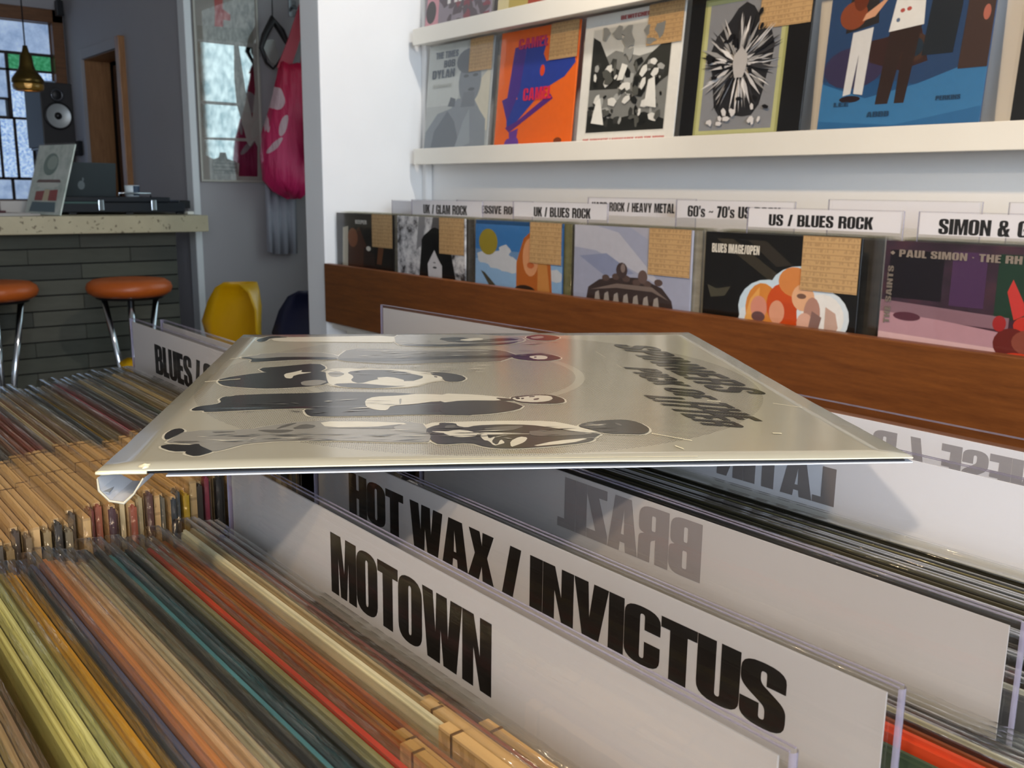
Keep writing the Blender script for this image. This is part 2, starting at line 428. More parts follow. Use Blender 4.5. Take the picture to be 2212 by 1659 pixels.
# ------------------------------------------------------------------ the room
def Zr(z): return z + H0
def room():
    CZ = 2.62
    b = new_bm(); box(b, -7.0, 3.1, -2.6, 3.2, -.1, 0); struct('floor', b, M_FLOOR)
    b = new_bm(); box(b, -7.0, 3.1, -2.6, 3.2, CZ, CZ + .1); struct('ceiling', b, M_CEIL)
    b = new_bm(); box(b, -2.5, 3.1, 1.70, 1.82, 0, CZ); struct('wall_display', b, M_WALL)
    # stub wall between the record racks and the hall
    b = new_bm(); box(b, -2.612, -2.5, 1.335, 2.67, 0, CZ); bevel_all(b, .004, 2); struct('wall_stub', b, M_WALL)
    # small timber batten in the inside corner
    b = new_bm(); box(b, -2.499, -2.475, 1.675, 1.699, 0, CZ); bevel_all(b, .003, 1); struct('trim_1', b, M_WALL)
    # hall: wall carrying the picture and the wall with the door
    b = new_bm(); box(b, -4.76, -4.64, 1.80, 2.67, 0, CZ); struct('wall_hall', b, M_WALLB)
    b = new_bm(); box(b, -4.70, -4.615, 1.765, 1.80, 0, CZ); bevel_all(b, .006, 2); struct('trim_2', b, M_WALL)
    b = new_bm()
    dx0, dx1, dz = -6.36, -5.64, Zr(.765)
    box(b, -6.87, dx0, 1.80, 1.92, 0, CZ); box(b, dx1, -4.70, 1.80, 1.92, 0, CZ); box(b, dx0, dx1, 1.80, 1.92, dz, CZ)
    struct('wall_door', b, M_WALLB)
    # passage behind the doorway
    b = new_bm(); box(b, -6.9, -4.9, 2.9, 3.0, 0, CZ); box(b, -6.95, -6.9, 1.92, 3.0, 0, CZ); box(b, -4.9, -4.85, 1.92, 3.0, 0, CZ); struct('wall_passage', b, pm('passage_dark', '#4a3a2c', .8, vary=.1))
    # window wall with its opening
    wy0, wy1, wz0, wz1 = .25, 1.785, Zr(-.12), Zr(1.08)
    b = new_bm()
    box(b, -6.87, -6.75, -2.6, wy0, 0, CZ); box(b, -6.87, -6.75, wy1, 1.80, 0, CZ)
    box(b, -6.87, -6.75, wy0, wy1, 0, wz0); box(b, -6.87, -6.75, wy0, wy1, wz1, CZ)
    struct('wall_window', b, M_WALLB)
    b = new_bm(); box(b, -7.0, 3.1, -2.72, -2.6, 0, CZ); struct('wall_side', b, M_WALL)
    # shop front
    fy0, fy1, fz0, fz1 = -1.8, 1.1, .75, 2.45
    b = new_bm()
    box(b, 3.0, 3.12, -2.6, fy0, 0, CZ); box(b, 3.0, 3.12, fy1, 1.82, 0, CZ)
    box(b, 3.0, 3.12, fy0, fy1, 0, fz0); box(b, 3.0, 3.12, fy0, fy1, fz1, CZ)
    struct('wall_shopfront', b, M_WALL)
    w = struct('window_2', (lambda q: (box(q, 2.98, 3.12, fy0, fy1, fz0, fz0 + .06), box(q, 2.98, 3.12, fy0, fy1, fz1 - .06, fz1), box(q, 2.98, 3.12, fy0, fy0 + .06, fz0, fz1), box(q, 2.98, 3.12, fy1 - .06, fy1, fz0, fz1), box(q, 2.98, 3.12, -.38, -.32, fz0, fz1), q)[-1])(new_bm()), M_FRAMEWOOD)
    boxobj('pane', (3.03, 3.04, fy0 + .06, -.38, fz0 + .06, fz1 - .06), M_PANES, w)
    boxobj('pane', (3.03, 3.04, -.32, fy1 - .06, fz0 + .06, fz1 - .06), M_PANES, w)
    # hall end wall with a window of obscured glass (seen mirrored in the picture)
    hx0, hx1, hz0, hz1 = -4.2, -2.72, .9, 2.35
    b = new_bm()
    box(b, -4.76, hx0, 2.55, 2.67, 0, CZ); box(b, hx1, -2.612, 2.55, 2.67, 0, CZ); box(b, hx0, hx1, 2.55, 2.67, 0, hz0); box(b, hx0, hx1, 2.55, 2.67, hz1, CZ)
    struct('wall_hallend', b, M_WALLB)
    b = new_bm()
    for e in ((hx0, hx1, hz0, hz0 + .05), (hx0, hx1, hz1 - .05, hz1), (hx0, hx0 + .05, hz0, hz1), (hx1 - .05, hx1, hz0, hz1)):
        box(b, e[0], e[1], 2.54, 2.66, e[2], e[3])
    w = struct('window_3', b, M_FRAMEWOOD)
    boxobj('pane', (hx0 + .05, hx1 - .05, 2.60, 2.61, hz0 + .05, hz1 - .05), M_PANEF, w)
    # window behind the bar: wooden frame, dark glazing bars, panes one by one
    b = new_bm()
    box(b, -6.83, -6.70, wy0, wy1, Zr(1.0), wz1); box(b, -6.83, -6.70, 1.72, wy1, wz0, wz1)
    box(b, -6.83, -6.70, wy0, wy0 + .06, wz0, wz1); box(b, -6.83, -6.70, wy0, wy1, wz0, wz0 + .03)
    bevel_all(b, .004, 1)
    w = struct('window_1', b, M_FRAMEWOOD)
    P = [(.32, 1.71, .815, .995, M_PANEB), (1.462, 1.708, .712, .798, M_PANEG), (1.20, 1.443, .535, .798, M_PANEB), (1.20, 1.425, .425, .52, M_PANEB),
         (1.462, 1.562, .42, .698, M_PANE), (1.58, 1.708, .655, .698, M_PANE), (1.20, 1.368, .05, .405, M_PANE), (1.383, 1.458, .05, .405, M_PANE), (1.474, 1.558, .05, .405, M_PANE),
         (1.20, 1.418, -.085, .033, M_PANEB), (1.435, 1.708, -.085, .033, M_PANEB),
         (.95, 1.185, .05, .405, M_PANE), (.95, 1.185, .42, .798, M_PANE), (.95, 1.185, -.085, .033, M_PANEB),
         (.62, .935, .712, .798, M_PANEG), (.62, .935, .42, .698, M_PANE), (.62, .935, .05, .405, M_PANE), (.62, .935, -.085, .033, M_PANEB),
         (.32, .605, .42, .798, M_PANEB), (.32, .605, .05, .405, M_PANE), (.32, .605, -.085, .033, M_PANEB)]
    for y0, y1, z0, z1, mm in P:
        boxobj('pane', (-6.775, -6.765, y0, y1, Zr(z0), Zr(z1)), mm, w)
    # the dark bars fill what lies between the panes
    bars = [(.31, 1.72, .798, .815), (.31, 1.72, .405, .42), (.31, 1.72, .033, .05), (1.2, 1.72, .698, .712), (.605, .95, .698, .712), (1.2, 1.45, .52, .535),
            (1.443, 1.462, .41, .80), (1.562, 1.58, .41, .70), (1.368, 1.383, .04, .41), (1.458, 1.474, .04, .41), (1.558, 1.574, .04, .41), (1.418, 1.435, -.09, .04),
            (1.185, 1.2, -.09, .80), (.935, .95, -.09, .80), (.605, .62, -.09, .80)]
    for y0, y1, z0, z1 in bars:
        boxobj('glazing_bar', (-6.785, -6.752, y0, y1, Zr(z0), Zr(z1)), M_LEAD, w)
    boxobj('side_panel', (-6.78, -6.74, 1.576, 1.72, Zr(.05), Zr(.652)), pm('sash_paint', '#9fb0c6', .5), w, .003)
    boxobj('window_sill', (-6.80, -6.62, wy0 - .03, wy1, wz0 - .03, wz0), M_FRAMEWOOD, w, .004)
    # doorway: casing, deep reveal, half-open leaf
    b = new_bm()
    box(b, dx0, dx0 + .012, 1.795, 1.945, 0, dz); box(b, dx0, dx1, 1.795, 1.945, dz - .015, dz)
    d = struct('door_1', b, M_DOORWOOD)
    boxobj('casing', (dx1 - .015, dx1 + .045, 1.765, 1.83, 0, dz + .045), M_DOORWOOD, d, .004)
    boxobj('casing', (dx0 - .045, dx0 + .012, 1.775, 1.80, 0, dz + .045), M_WALLB, d, .004)
    boxobj('casing', (dx0 + .013, dx1 - .016, 1.775, 1.83, dz - .012, dz + .045), M_WALLB, d, .004)
    leaf = boxobj('door_leaf', (0, .68, 0, .04, .01, dz - .03), M_DOORDARK, d, .003, loc=(-6.34, 1.96, 0), rot=(0, 0, math.radians(38)))
    for k in range(3):
        boxobj('leaf_pane', (.10 + k * .17, .22 + k * .17, -.004, .006, .95, dz - .2), pm('dark_glass', '#120d0a', .15), leaf, .001)
    boxobj('door_handle', (.60, .64, -.05, -.002, .98, 1.0), M_CHROME, leaf, .003)
room()
# ceiling spotlights: the lamp hangs in its own can
def spot_fixture(k, loc, aim, w, col, ang):
    names = ['ceiling spotlight behind the viewer aimed at the near record bins', 'ceiling spotlight over the display wall near the blue sleeve', 'ceiling spotlight over the display wall near the stub wall', 'ceiling spotlight straight above the near record bins']
    t = thing('ceiling_spotlight', names[k], 'spotlight', (loc[0], loc[1], 2.62), group='ceiling spotlights')
    b = new_bm(); tube(b, [(0, 0, 0), (0, 0, -.10)], .008, 8); obj('stem', b, M_BLACK, t)
    b = new_bm(); lathe(b, [(.05, 0), (.05, -.006), (0, -.006)], 20); obj('ceiling_plate', b, M_BLACK, t)
    d = (Vector(aim) - Vector(loc)).normalized(); q = d.to_track_quat('-Z', 'Y').to_euler()
    b = new_bm(); lathe(b, [(0, .11), (.035, .11), (.045, .09), (.048, -.02), (.044, -.02), (.041, .085), (0, .088)], 24)
    obj('can', b, M_BLACK, t, (0, 0, -.16), q)
    l = spot_light('lamp', loc, aim, w, col, ang)
    l.parent = t; l.location = Vector((0, 0, -.20)) + d * .02
for k, s in enumerate(SPOTS): spot_fixture(k, *s)
# ------------------------------------------------------------------ records and dividers
RW, RH = .315, .315
def jacket_mesh(t):
    b = new_bm(); box(b, -RW / 2, RW / 2, 0, t, 0, RH)
    bmesh.ops.bevel(b, geom=[e for e in b.edges if abs(e.verts[0].co.x - e.verts[1].co.x) > .1 and e.verts[0].co.z > .1], offset=t * .32, segments=2, affect='EDGES')
    return me_of('jacket', b, M_JACKET)
def plastic_mesh(t):
    """outer bag: a flat envelope, rounded at the open left end, standing a little proud of the jacket"""
    b = new_bm()
    x0, x1, y0, y1, zt = -RW / 2 - .013, RW / 2 + .002, -.0004, t + .0004, RH + .005
    out = [(x1, 0), (x1, zt), (x0 + .012, zt)] + [(x0 + .012 - .012 * math.sin(a), zt - .012 + .012 * math.cos(a)) for a in (PI / 6, PI / 3, PI / 2)] + [(x0, 0)]
    f = [b.verts.new((x, y0, z)) for x, z in out]; k = [b.verts.new((x, y1, z)) for x, z in out]
    b.faces.new(f); b.faces.new(k[::-1])
    m = len(out)
    for i in range(m - 1):
        q = b.faces.new((f[i], k[i], k[i + 1], f[i + 1])); q.smooth = True
    return me_of('plastic_sleeve', b, M_PLASTIC)
def slip_mesh(t, w=.12):
    b = new_bm(); x1 = RW / 2 + .0006
    box(b, x1 - w, x1, -.0002, t + .0002, RH - .085, RH + .0005)
    for f in b.faces:
        if f.normal.z > .5 or sum(v.co.z for v in f.verts) / 4 > RH: f.material_index = 1
    for dx in (.006, .05):
        box(b, x1 - w + dx, x1 - w + dx + .0009, -.0004, t + .0004, RH - .02, RH + .0008, 2)
    return me_of('price_slip', b, [M_SLIP, M_SLIPTOP, M_SLIPLINE])
TH = [.0026, .0033, .0042]
JM = [jacket_mesh(t) for t in TH]; PMs = [plastic_mesh(t) for t in TH]; SM = [slip_mesh(t) for t in TH]
def record(x, y, ztop, colr, label, group, k=None, slip=True, lean=0.0, yaw=0.0, plastic=True, slipdx=0.0):
    """stands upright, front facing -y; x is the centre, y the front face at the top edge"""
    if k is None: k = random.choice((0, 1, 1, 2))
    t = thing('record', label, 'record', (x, y - math.sin(lean) * RH, Zr(ztop) - RH * math.cos(lean)), group=group, rot=(-lean, 0, yaw))
    j = link('jacket', JM[k], t); j.color = lin(colr)
    if slip:
        s = link('price_slip', SM[k], t); s.location.x = slipdx
    if plastic: link('plastic_sleeve', PMs[k], t)
    return t
ORD = ['first', 'second', 'third', 'fourth', 'fifth', 'sixth', 'seventh', 'eighth', 'ninth', 'tenth', 'eleventh', 'twelfth', 'thirteenth', 'fourteenth', 'fifteenth', 'sixteenth', 'seventeenth', 'eighteenth', 'nineteenth', 'twentieth']
def nth(i):
    if i < 20: return ORD[i]
    tens = {2: 'twenty', 3: 'thirty', 4: 'forty', 5: 'fifty'}[(i + 1) // 10]
    r = (i + 1) % 10
    return {'twenty': 'twentieth', 'thirty': 'thirtieth', 'forty': 'fortieth', 'fifty': 'fiftieth'}[tens] if r == 0 else tens + '-' + ORD[r - 1]

# --- the free-standing browser that carries the near bins
def browser():
    t = thing('record_browser', 'brown wooden browser stand holding the two near record bins', 'record bin', (0, 0, 0))
    zb = Zr(-.482)
    def bx(n, *e): boxobj(n, e, M_BINWOOD, t, .003)
    for x0, x1 in ((-.433, -.062), (-.915, -.436)):
        bx('bottom_board', x0, x1, -.10, .86, zb - .018, zb)
    for x in (-.935, -.4390, -.060):
        bx('side_board', x, x + .007, -.10, .86, zb, Zr(-.27))
    bx('end_board', -.935, -.042, -.118, -.10, zb - .018, Zr(-.22)); bx('end_board', -.935, -.042, .86, .878, zb - .018, Zr(-.22))
    for x in (-.90, -.12):
        for y in (-.09, .80):
            bx('leg', x, x + .045, y, y + .045, 0, zb - .018)
browser()

# --- bin in front of the MOTOWN card
BINA = [('#3a3634', 'dark grey'), ('#93454a', 'dusty pink'), ('#54524c', 'grey'), ('#bda27a', 'buff'), ('#eadfba', 'cream'), ('#b5652f', 'rust orange'),
        ('#b8602c', 'burnt orange'), ('#9c6a34', 'ochre brown'), ('#dd3a20', 'bright red'), ('#9c9464', 'mottled olive'), ('#3f3e36', 'blackish green'), ('#2d3133', 'charcoal'),
        ('#64a9ba', 'light blue'), ('#35352f', 'dark olive'), ('#4c473f', 'dark brown'), ('#c2bfa4', 'pale grey-green'), ('#d9b184', 'tan'), ('#e8bb8c', 'peach'),
        ('#d2884c', 'soft orange'), ('#565c78', 'slate blue'), ('#5e5c3c', 'olive'), ('#e3a626', 'deep yellow'), ('#d3a83c', 'mustard'), ('#8d8f52', 'moss green'),
        ('#e2dd8e', 'pale yellow'), ('#dfd684', 'lemon'), ('#a98c6c', 'taupe'), ('#b09468', 'sandy brown'), ('#a8955c', 'khaki'), ('#cfc397', 'light khaki'),
        ('#25201c', 'black'), ('#3c3e4c', 'navy'), ('#3a3038', 'dark plum'), ('#c9985a', 'tan brown'), ('#d6a765', 'golden tan'), ('#c08d52', 'caramel'), ('#a04a3a', 'brick red')]
y = .1605
for i, (c, nm) in enumerate(BINA):
    k = (1, 1, 0, 1, 1, 1, 1, 1, 2, 2, 1, 1, 1, 1, 1, 1, 2, 2, 2, 1, 0, 2, 1, 0, 1, 1, 1, 1, 1, 1, 0, 2, 1, 2, 2, 1, 2)[i]
    y -= TH[k] + .0006 + (.0065 if i == 26 else .004 if i in (31, 33) else .0)
    record(-.2515 + random.uniform(-.004, .005), y, -.153 + random.uniform(-.004, .002), c,
           nm + ' record in a plastic sleeve, ' + nth(i) + ' in front of the nearest divider', 'records in front of the nearest divider', k=k,
           slip=i in (0, 2, 3, 4, 6, 7, 33, 34, 35), slipdx=random.uniform(-.01, .02), yaw=random.uniform(-.0012, .0012))
# --- between MOTOWN and HOT WAX
cs = ['#6b4a2e', '#2d2a28', '#c9b07a', '#4a5a50', '#a33f2c', '#3a3a42', '#d8c8a0', '#584838']
for i, c in enumerate(cs):
    record(-.253, .174 + i * .0044, -.158, c, 'record hidden between the two nearest divider cards, ' + nth(i) + ' back', 'records behind the nearest divider', k=1, slip=False)
# --- between HOT WAX and BRAZIL; right ends peep out past the HOT WAX card
HW = [('#46553f', 'dark green'), ('#e8502a', 'bright orange'), ('#a3552f', 'terracotta'), ('#2a2624', 'black'), ('#d9d2b6', 'ivory'), ('#322c28', 'blackish brown'), ('#3a332c', 'dark brown')]
for i, (c, nm) in enumerate(HW):
    record(-.245, .2385 + i * .0049, -.150 - (.004 if i == 0 else .001 * i), c, nm + ' record with its end showing behind the second nearest divider, ' + nth(i) + ' back', 'records behind the second nearest divider', k=2 if i == 1 else 1, slip=False, plastic=i > 0)
# --- dark run between BRAZIL and LATIN
DK = ['#5a5a5c', '#d6d8d2', '#3c3632', '#2f2a26', '#45403a', '#2a2624', '#3a332e', '#57504a', '#2c2926', '#3d3a34', '#28231f', '#4a443a', '#33302c', '#6a6250', '#2b2723', '#3f3a33', '#8a8262', '#35302a', '#a09670', '#2e2a25', '#bdb48a']  # second colour paints the light along a plastic top in white
for i, c in enumerate(DK):
    nm = {0: 'grey', 1: 'glint-whitened'}.get(i, 'dark brown' if c < '#60' else 'buff edged')
    record(-.256 + random.uniform(-.002, .002), .2815 + i * .0058, -.145 - .0006 * i + random.uniform(-.002, .002), c, nm + ' record, ' + nth(i) + ' behind the BRAZIL card', 'records behind the BRAZIL card', k=1, slip=False)
# --- behind LATIN
for i, c in enumerate(['#201c1a', '#e6d9ac', '#3a3430', '#5a4c40', '#2c2825', '#7a6a54', '#40382f', '#352f2a', '#8a7656', '#2a2522']):
    record(-.258, .419 + i * .0062, -.1335 if i < 1 else -.15, c, 'record standing behind the LATIN card, ' + nth(i) + ' from it', 'records behind the LATIN card', k=1, slip=False)

# --- left-hand bin, between its near end and the BLUES card
BINB = [('#54463a', 'dark brown'), ('#66594c', 'brown'), ('#75695a', 'taupe'), ('#5d5448', 'grey brown'), ('#dcc08c', 'tan'), ('#e8cf9c', 'cream'), ('#d9b884', 'buff'), ('#a88a64', 'light brown'),
        ('#56604a', 'green grey'), ('#4b4560', 'purple navy'), ('#5d5a58', 'grey'), ('#e0cba0', 'ivory'), ('#57524e', 'charcoal'), ('#4e4a48', 'dark grey'), ('#4a4644', 'slate'), ('#7c6d60', 'mushroom'),
        ('#b4485a', 'rose pink'), ('#6d5d50', 'brown grey'), ('#8a7a60', 'olive brown'), ('#d0a632', 'yellow'), ('#50565c', 'blue grey'), ('#454a50', 'steel grey'), ('#7a766a', 'stone'), ('#e6d6ac', 'pale cream'),
        ('#6a4a44', 'maroon'), ('#c9b48c', 'sand'), ('#b0624c', 'brick'), ('#d9c49a', 'straw'), ('#7b4f46', 'red brown'), ('#5a3f44', 'plum'), ('#a55f4a', 'rust'), ('#8c4a42', 'dark red'), ('#c08a6a', 'salmon'), ('#6a5c50', 'umber'),
        ('#9a8a70', 'dun'), ('#4a4440', 'soot'), ('#b49a70', 'wheat'), ('#7a5a48', 'chestnut'), ('#8a7458', 'fawn'), ('#5a4c44', 'bistre'), ('#a88a5c', 'biscuit'), ('#6c6258', 'drab'), ('#94725a', 'cocoa')]
y = .2585
for i, (c, nm) in enumerate(BINB):
    k = random.choice((0, 1, 1, 1))
    y -= TH[k] + .0013
    record(-.635 + random.uniform(-.006, .006) - max(0, (.2 - y)) * 0 + (y - .14) * -.35, y, -.158 + random.uniform(-.003, .004), c,
           nm + ' record in the left bin, ' + nth(i) + ' in front of the BLUES card', 'records in the left bin', k=k, slip=True, slipdx=random.uniform(-.010, .002), yaw=random.uniform(-.0022, .0022))
for i in range(14):
    c = random.choice(['#54463a', '#c9b48c', '#4a4644', '#7c6d60', '#6a4a44', '#3f4650'])
    record(-.690, .30 + i * .0165, -.162, c, 'record standing behind the BLUES card, ' + nth(i) + ' from it', 'records behind the BLUES card', k=2, slip=False)

# --- acrylic dividers
def divider(label, x0, x1, y, ztop, words, cap, tx, tz, back=False, faint=False, zbot=-.40, pz=(.003, .072), px=(.003, .0035), yaw=0.0, group='genre dividers in the near bins', width=None, edge=True, pull=.05, space=.22, lean=0.0, bold=.022, paper=None):
    """folded clear pocket with a paper card; words read from -y (or from +y when back)"""
    t = thing('genre_divider', label, 'divider', (x0, y - math.tan(lean) * (ztop - zbot), Zr(zbot)), rot=(-lean, 0, yaw), group=group)
    L = x1 - x0; Hh = ztop - zbot; g = .0022
    b = new_bm(); 
    for yy in (.0003, g + .0003): b.faces.new([b.verts.new(q) for q in ((0, yy, 0), (L, yy, 0), (L, yy, Hh), (0, yy, Hh))])
    obj('acrylic_pocket', b, M_ACRYL, t)
    if edge:
        b = new_bm()
        n = 6
        pts = [(L + .0012 * math.sin(PI * k / n), g / 2 + .0003 - (g / 2 + .0003) * math.cos(PI * k / n)) for k in range(n + 1)]
        f = [b.verts.new((p[0], p[1], 0)) for p in pts]; u = [b.verts.new((p[0], p[1], Hh)) for p in pts]
        for k in range(n):
            q = b.faces.new((f[k], f[k + 1], u[k + 1], u[k])); q.smooth = True
        obj('folded_edge', b, M_ACEDGE, t, recalc=False)
        b = new_bm(); box(b, 0, L, .0, .0006, Hh, Hh + .0003); box(b, 0, L, g, g + .0006, Hh, Hh + .0003); box(b, -.0003, 0, 0, g + .0006, 0, Hh)
        obj('cut_edge', b, M_ACEDGE, t)
    pc = boxobj('paper_card', (px[0], L - px[1], .0010, .0017, Hh - pz[1], Hh - pz[0]), paper or M_PAPER_DIM, t)
    if words:
        w = text_w(words, pull, space); sx = (width / w) if width else cap * .95
        zz = Hh + tz - ztop
        if not back:
            b = new_bm(); text_polys(b, words, lambda a, c: (tx - x0 + a * sx, .0009, zz + c * cap), 0, pull, space, bold=bold)
            obj('lettering', b, M_INK, pc)
        else:
            b = new_bm(); text_polys(b, words, lambda a, c: (tx - x0 - a * sx, .0018, zz + c * cap), 0, pull, space, bold=bold)
            obj('lettering', b, M_INK, pc)
            b = new_bm(); text_polys(b, words, lambda a, c: (tx - x0 - a * sx, .0009, zz + c * cap), 0, pull, space, bold=bold)
            obj('ink_show_through', b, M_SHOWF if faint else M_SHOW, pc)
    return t
divider('nearest clear divider, with one black word on its white card', -.414, -.1065, .167, -.120, 'MOTOWN', .0248, -.3155, -.1556, width=.1012)
divider('second nearest clear divider, its black words split by a slash', -.4145, -.106, .212, -.120, 'HOT WAX / INVICTUS', .0200, -.3805, -.1500, width=.242, space=.17)
divider('clear divider showing BRAZIL mirrored through its white card', -.4145, -.1035, .275, -.1195, 'BRAZIL', .0238, -.2214, -.1482, back=True, width=.0815)
divider('clear divider showing LATIN mirrored, shaded by the tilted-out album', -.4145, -.103, .410, -.1165, 'LATIN', .0195, -.2485, -.1525, paper=M_PAPER_LIT, back=True, width=.072)
divider('clear divider showing JAPANESE mirrored, nearest the wooden rail', -.4145, -.103, .490, -.1190, 'JAPANESE / R', .022, -.130, -.1515, paper=M_PAPER_LIT, back=True, faint=True, width=text_w('JAPANESE / R', .05, .3) * .0255, pz=(.0065, .072), space=.3)
divider('clear divider reading BLUES at the back of the left bin', -.8746, -.562, .270, -.1160, 'BLUES / S', .0255, -.8155, -.1572, width=.125, px=(.003, .006), space=.16)
divider('clear divider with a blank card just behind the BLUES one', -.868, -.556, .295, -.1185, None, .02, 0, 0)
divider('pinkish divider poking up behind the flat album before the rail', -.8713, -.560, .530, -.1205, None, .02, 0, 0, yaw=math.radians(4))
FIG = """l:65 952,197 961,326 974,334 880,284 886,136 898,84 906;d:38 927,56 969,70 978,108 956,66 948,62 906,49 896;m:328 979,368 983,509 980,560 958,605 942,611 893,566 845,464 822,366 831,334 854;d:337 860,432 854,568 869,598 889,565 843,464 822,366 831;d:419 931,471 949,503 910,575 932,604 906,535 879,450 873;l:462 906,505 936,525 919,495 890;d:612 942,646 980,680 962,693 932,668 889,624 898;m:622 936,650 958,658 936,633 914;m:40 719,43 741,67 740,75 764,180 773,224 738,228 688,157 692,79 675,66 675,67 702;d:40 717,54 727,72 707,124 726,220 716,228 688,157 696,79 675,66 675,67 702;g:224 724,239 807,302 807,366 789,494 797,551 776,573 719,547 682,529 657,423 650,349 640,290 654,228 680;d:226 707,304 699,457 720,571 722,548 693,425 690,334 665,231 680;m:239 798,334 790,494 788,541 769,428 767,303 776;d:556 719,602 743,637 735,655 700,652 680,625 660,591 664,563 685;l:591 708,615 721,631 709,625 680,602 677;d:603 704,608 708,608 697,602 694;d:40 500,40 530,95 574,140 582,195 589,217 568,234 501,215 459,138 441,101 450,59 466;d:89 615,130 630,193 658,213 612,203 578,138 570,108 574;l:142 561,160 578,171 595,170 572,194 575,161 549,161 520,149 525;m:178 495,205 510,225 494,209 459,184 463;l:213 577,227 610,346 592,385 562,418 552,418 492,394 480,369 442,310 433,253 445,229 463,220 514;d:249 572,284 592,335 584,365 551,390 522,362 481,321 514,300 501,278 471,261 497,266 533;l:300 519,329 527,358 490,330 476;d:231 473,272 478,335 450,361 452,310 433,253 445;m:217 567,234 583,250 554,238 527,224 535;d:398 561,424 559,451 537,460 506,448 480,423 481,418 508,399 543;l:393 540,415 528,420 504,400 492,384 509;d:404 529,410 524,409 515,404 519;d:40 305,45 324,69 336,75 350,68 370,71 387,83 390,89 397,141 404,213 405,230 415,369 396,482 341,472 238,367 252,325 246,222 246,212 261,205 292,221 302,134 296,63 285,59 298,44 296;d:410 386,483 358,536 303,523 273,483 250,438 241,404 247;l:292 350,305 372,346 378,376 391,484 360,482 339,402 335,368 317,333 309,328 278,314 280,296 300;l:410 391,466 379,520 354,506 334,444 340,407 322;m:345 353,349 358,348 318,346 316;d:494 357,519 349,525 333,506 333;d:518 356,537 368,570 376,591 371,604 345,602 319,584 310,552 312,527 321;l:520 351,539 359,564 371,586 365,587 344,576 327,553 320,530 329;d:527 354,534 357,535 345,529 342;d:536 350,541 353,541 345,536 342;d:550 362,560 366,560 359,550 356;d:555 344,566 350,563 339,555 336;m:48 117,51 136,60 178,142 177,168 199,224 224,305 216,378 203,385 164,390 137,386 94,345 96,270 111,196 116,151 105,133 83,117 67,98 97,81 112;l:234 217,305 212,366 197,326 180,247 180;g:178 174,187 200,207 214,194 190;g:199 175,214 204,233 193,228 177;g:94 170,134 169,104 161;g:52 124,97 121,72 111;g:237 179,306 178,356 196,337 179,343 167,286 173;g:152 175,209 171,192 156,172 160;d:40 144,37 165,41 187,51 192,60 177,54 155,46 131;d:44 99,55 110,78 102,92 109,96 97,114 74,117 68,101 48,84 63,85 74,66 75;l:385 199,427 202,502 205,561 200,585 180,609 148,622 127,590 130,436 128,384 150;d:382 162,394 180,403 186,402 199,426 194,427 178,439 168,453 180,490 184,529 180,563 160,587 140,622 127,609 111,601 89,572 75,515 60,482 58,458 66,439 90,399 81,388 105;m:384 150,388 137,389 120,385 94,380 95;l:404 142,425 158,444 149,452 132,448 120,429 116,417 122;l:454 127,465 132,465 106,476 120,467 92,473 73,481 105,485 85,478 79,469 71,464 97,458 99;l:492 93,507 116,518 111,511 88,498 72,490 64;l:512 64,551 92,603 106,572 80;g:525 150,591 137,608 122,539 115,521 123;g:456 158,490 174,525 176,495 143;g:409 179,424 185,425 172,411 160;g:546 158,584 138,560 142;d:595 170,606 187,639 202,671 205,688 187,694 157,690 137,677 121,655 125,630 127,611 150;g:606 182,619 188,623 175,631 184,635 164,626 165,615 169;g:651 188,658 181,659 168,653 174"""
# ------------------------------------------------------------------ the album lying on top of the dividers
def m_cover():
    m, nt, b = base_mat('silver_cover_print')
    sp = nt.node('ShaderNodeSeparateXYZ'); nt.l.new(nt.coord(), sp.inputs[0])
    u = nt.math('DIVIDE', sp.outputs[0], .315); v = nt.math('DIVIDE', sp.outputs[1], .315)
    def dist(cu, cv, k=1.0):
        du = nt.math('SUBTRACT', u, cu); dv = nt.math('MULTIPLY', nt.math('SUBTRACT', v, cv), k)
        return nt.math('SQRT', nt.math('ADD', nt.math('MULTIPLY', du, du), nt.math('MULTIPLY', dv, dv)))
    big = nt.math('LESS_THAN', dist(.485, .50), .472)
    r2 = dist(.42, .55)
    ring = nt.math('LESS_THAN', nt.math('ABSOLUTE', nt.math('SUBTRACT', r2, .243)), .008)
    p = .0039
    a = nt.math('MULTIPLY', nt.math('ADD', u, v), 2 * PI / p / 1.41421); c = nt.math('MULTIPLY', nt.math('SUBTRACT', u, v), 2 * PI / p / 1.41421)
    s = nt.math('ADD', nt.math('COSINE', a), nt.math('COSINE', c))
    # dots swell towards the title
    thr = nt.math('SUBTRACT', .95, nt.math('MULTIPLY', u, .55))
    dot = nt.math('GREATER_THAN', s, thr)
    f = nt.math('MULTIPLY', nt.math('MULTIPLY', dot, big), nt.math('SUBTRACT', 1, ring))
    silver = nt.mix(nt.noise(9, 4), lin('#999482'), lin('#aaa492'))
    nt.l.new(nt.mix(nt.math('MULTIPLY', f, .85), silver, lin('#3a352e')), b.inputs['Base Color'])
    b.inputs['Roughness'].default_value = .13; b.inputs['Specular IOR Level'].default_value = .5
    nt.l.new(nt.bump(nt.noise(7, 3), .05, .002), b.inputs['Normal'])
    return m
M_COVER = m_cover()
M_CORE = pm('card_core', '#e9dfbd', .8, 0, .2, vary=.15, vscale=300)
M_BACKC = pm('cover_back', '#cfd4dc', .3, 0, .5, vary=.05)
M_INSIDE = pm('jacket_inside', '#6f7074', .8, vary=.1)
FCOL = {'d': '#2a2722', 'm': '#8b877d', 'l': '#cfc8b4', 'g': '#5f5b53', 'h': '#cdc6b2'}
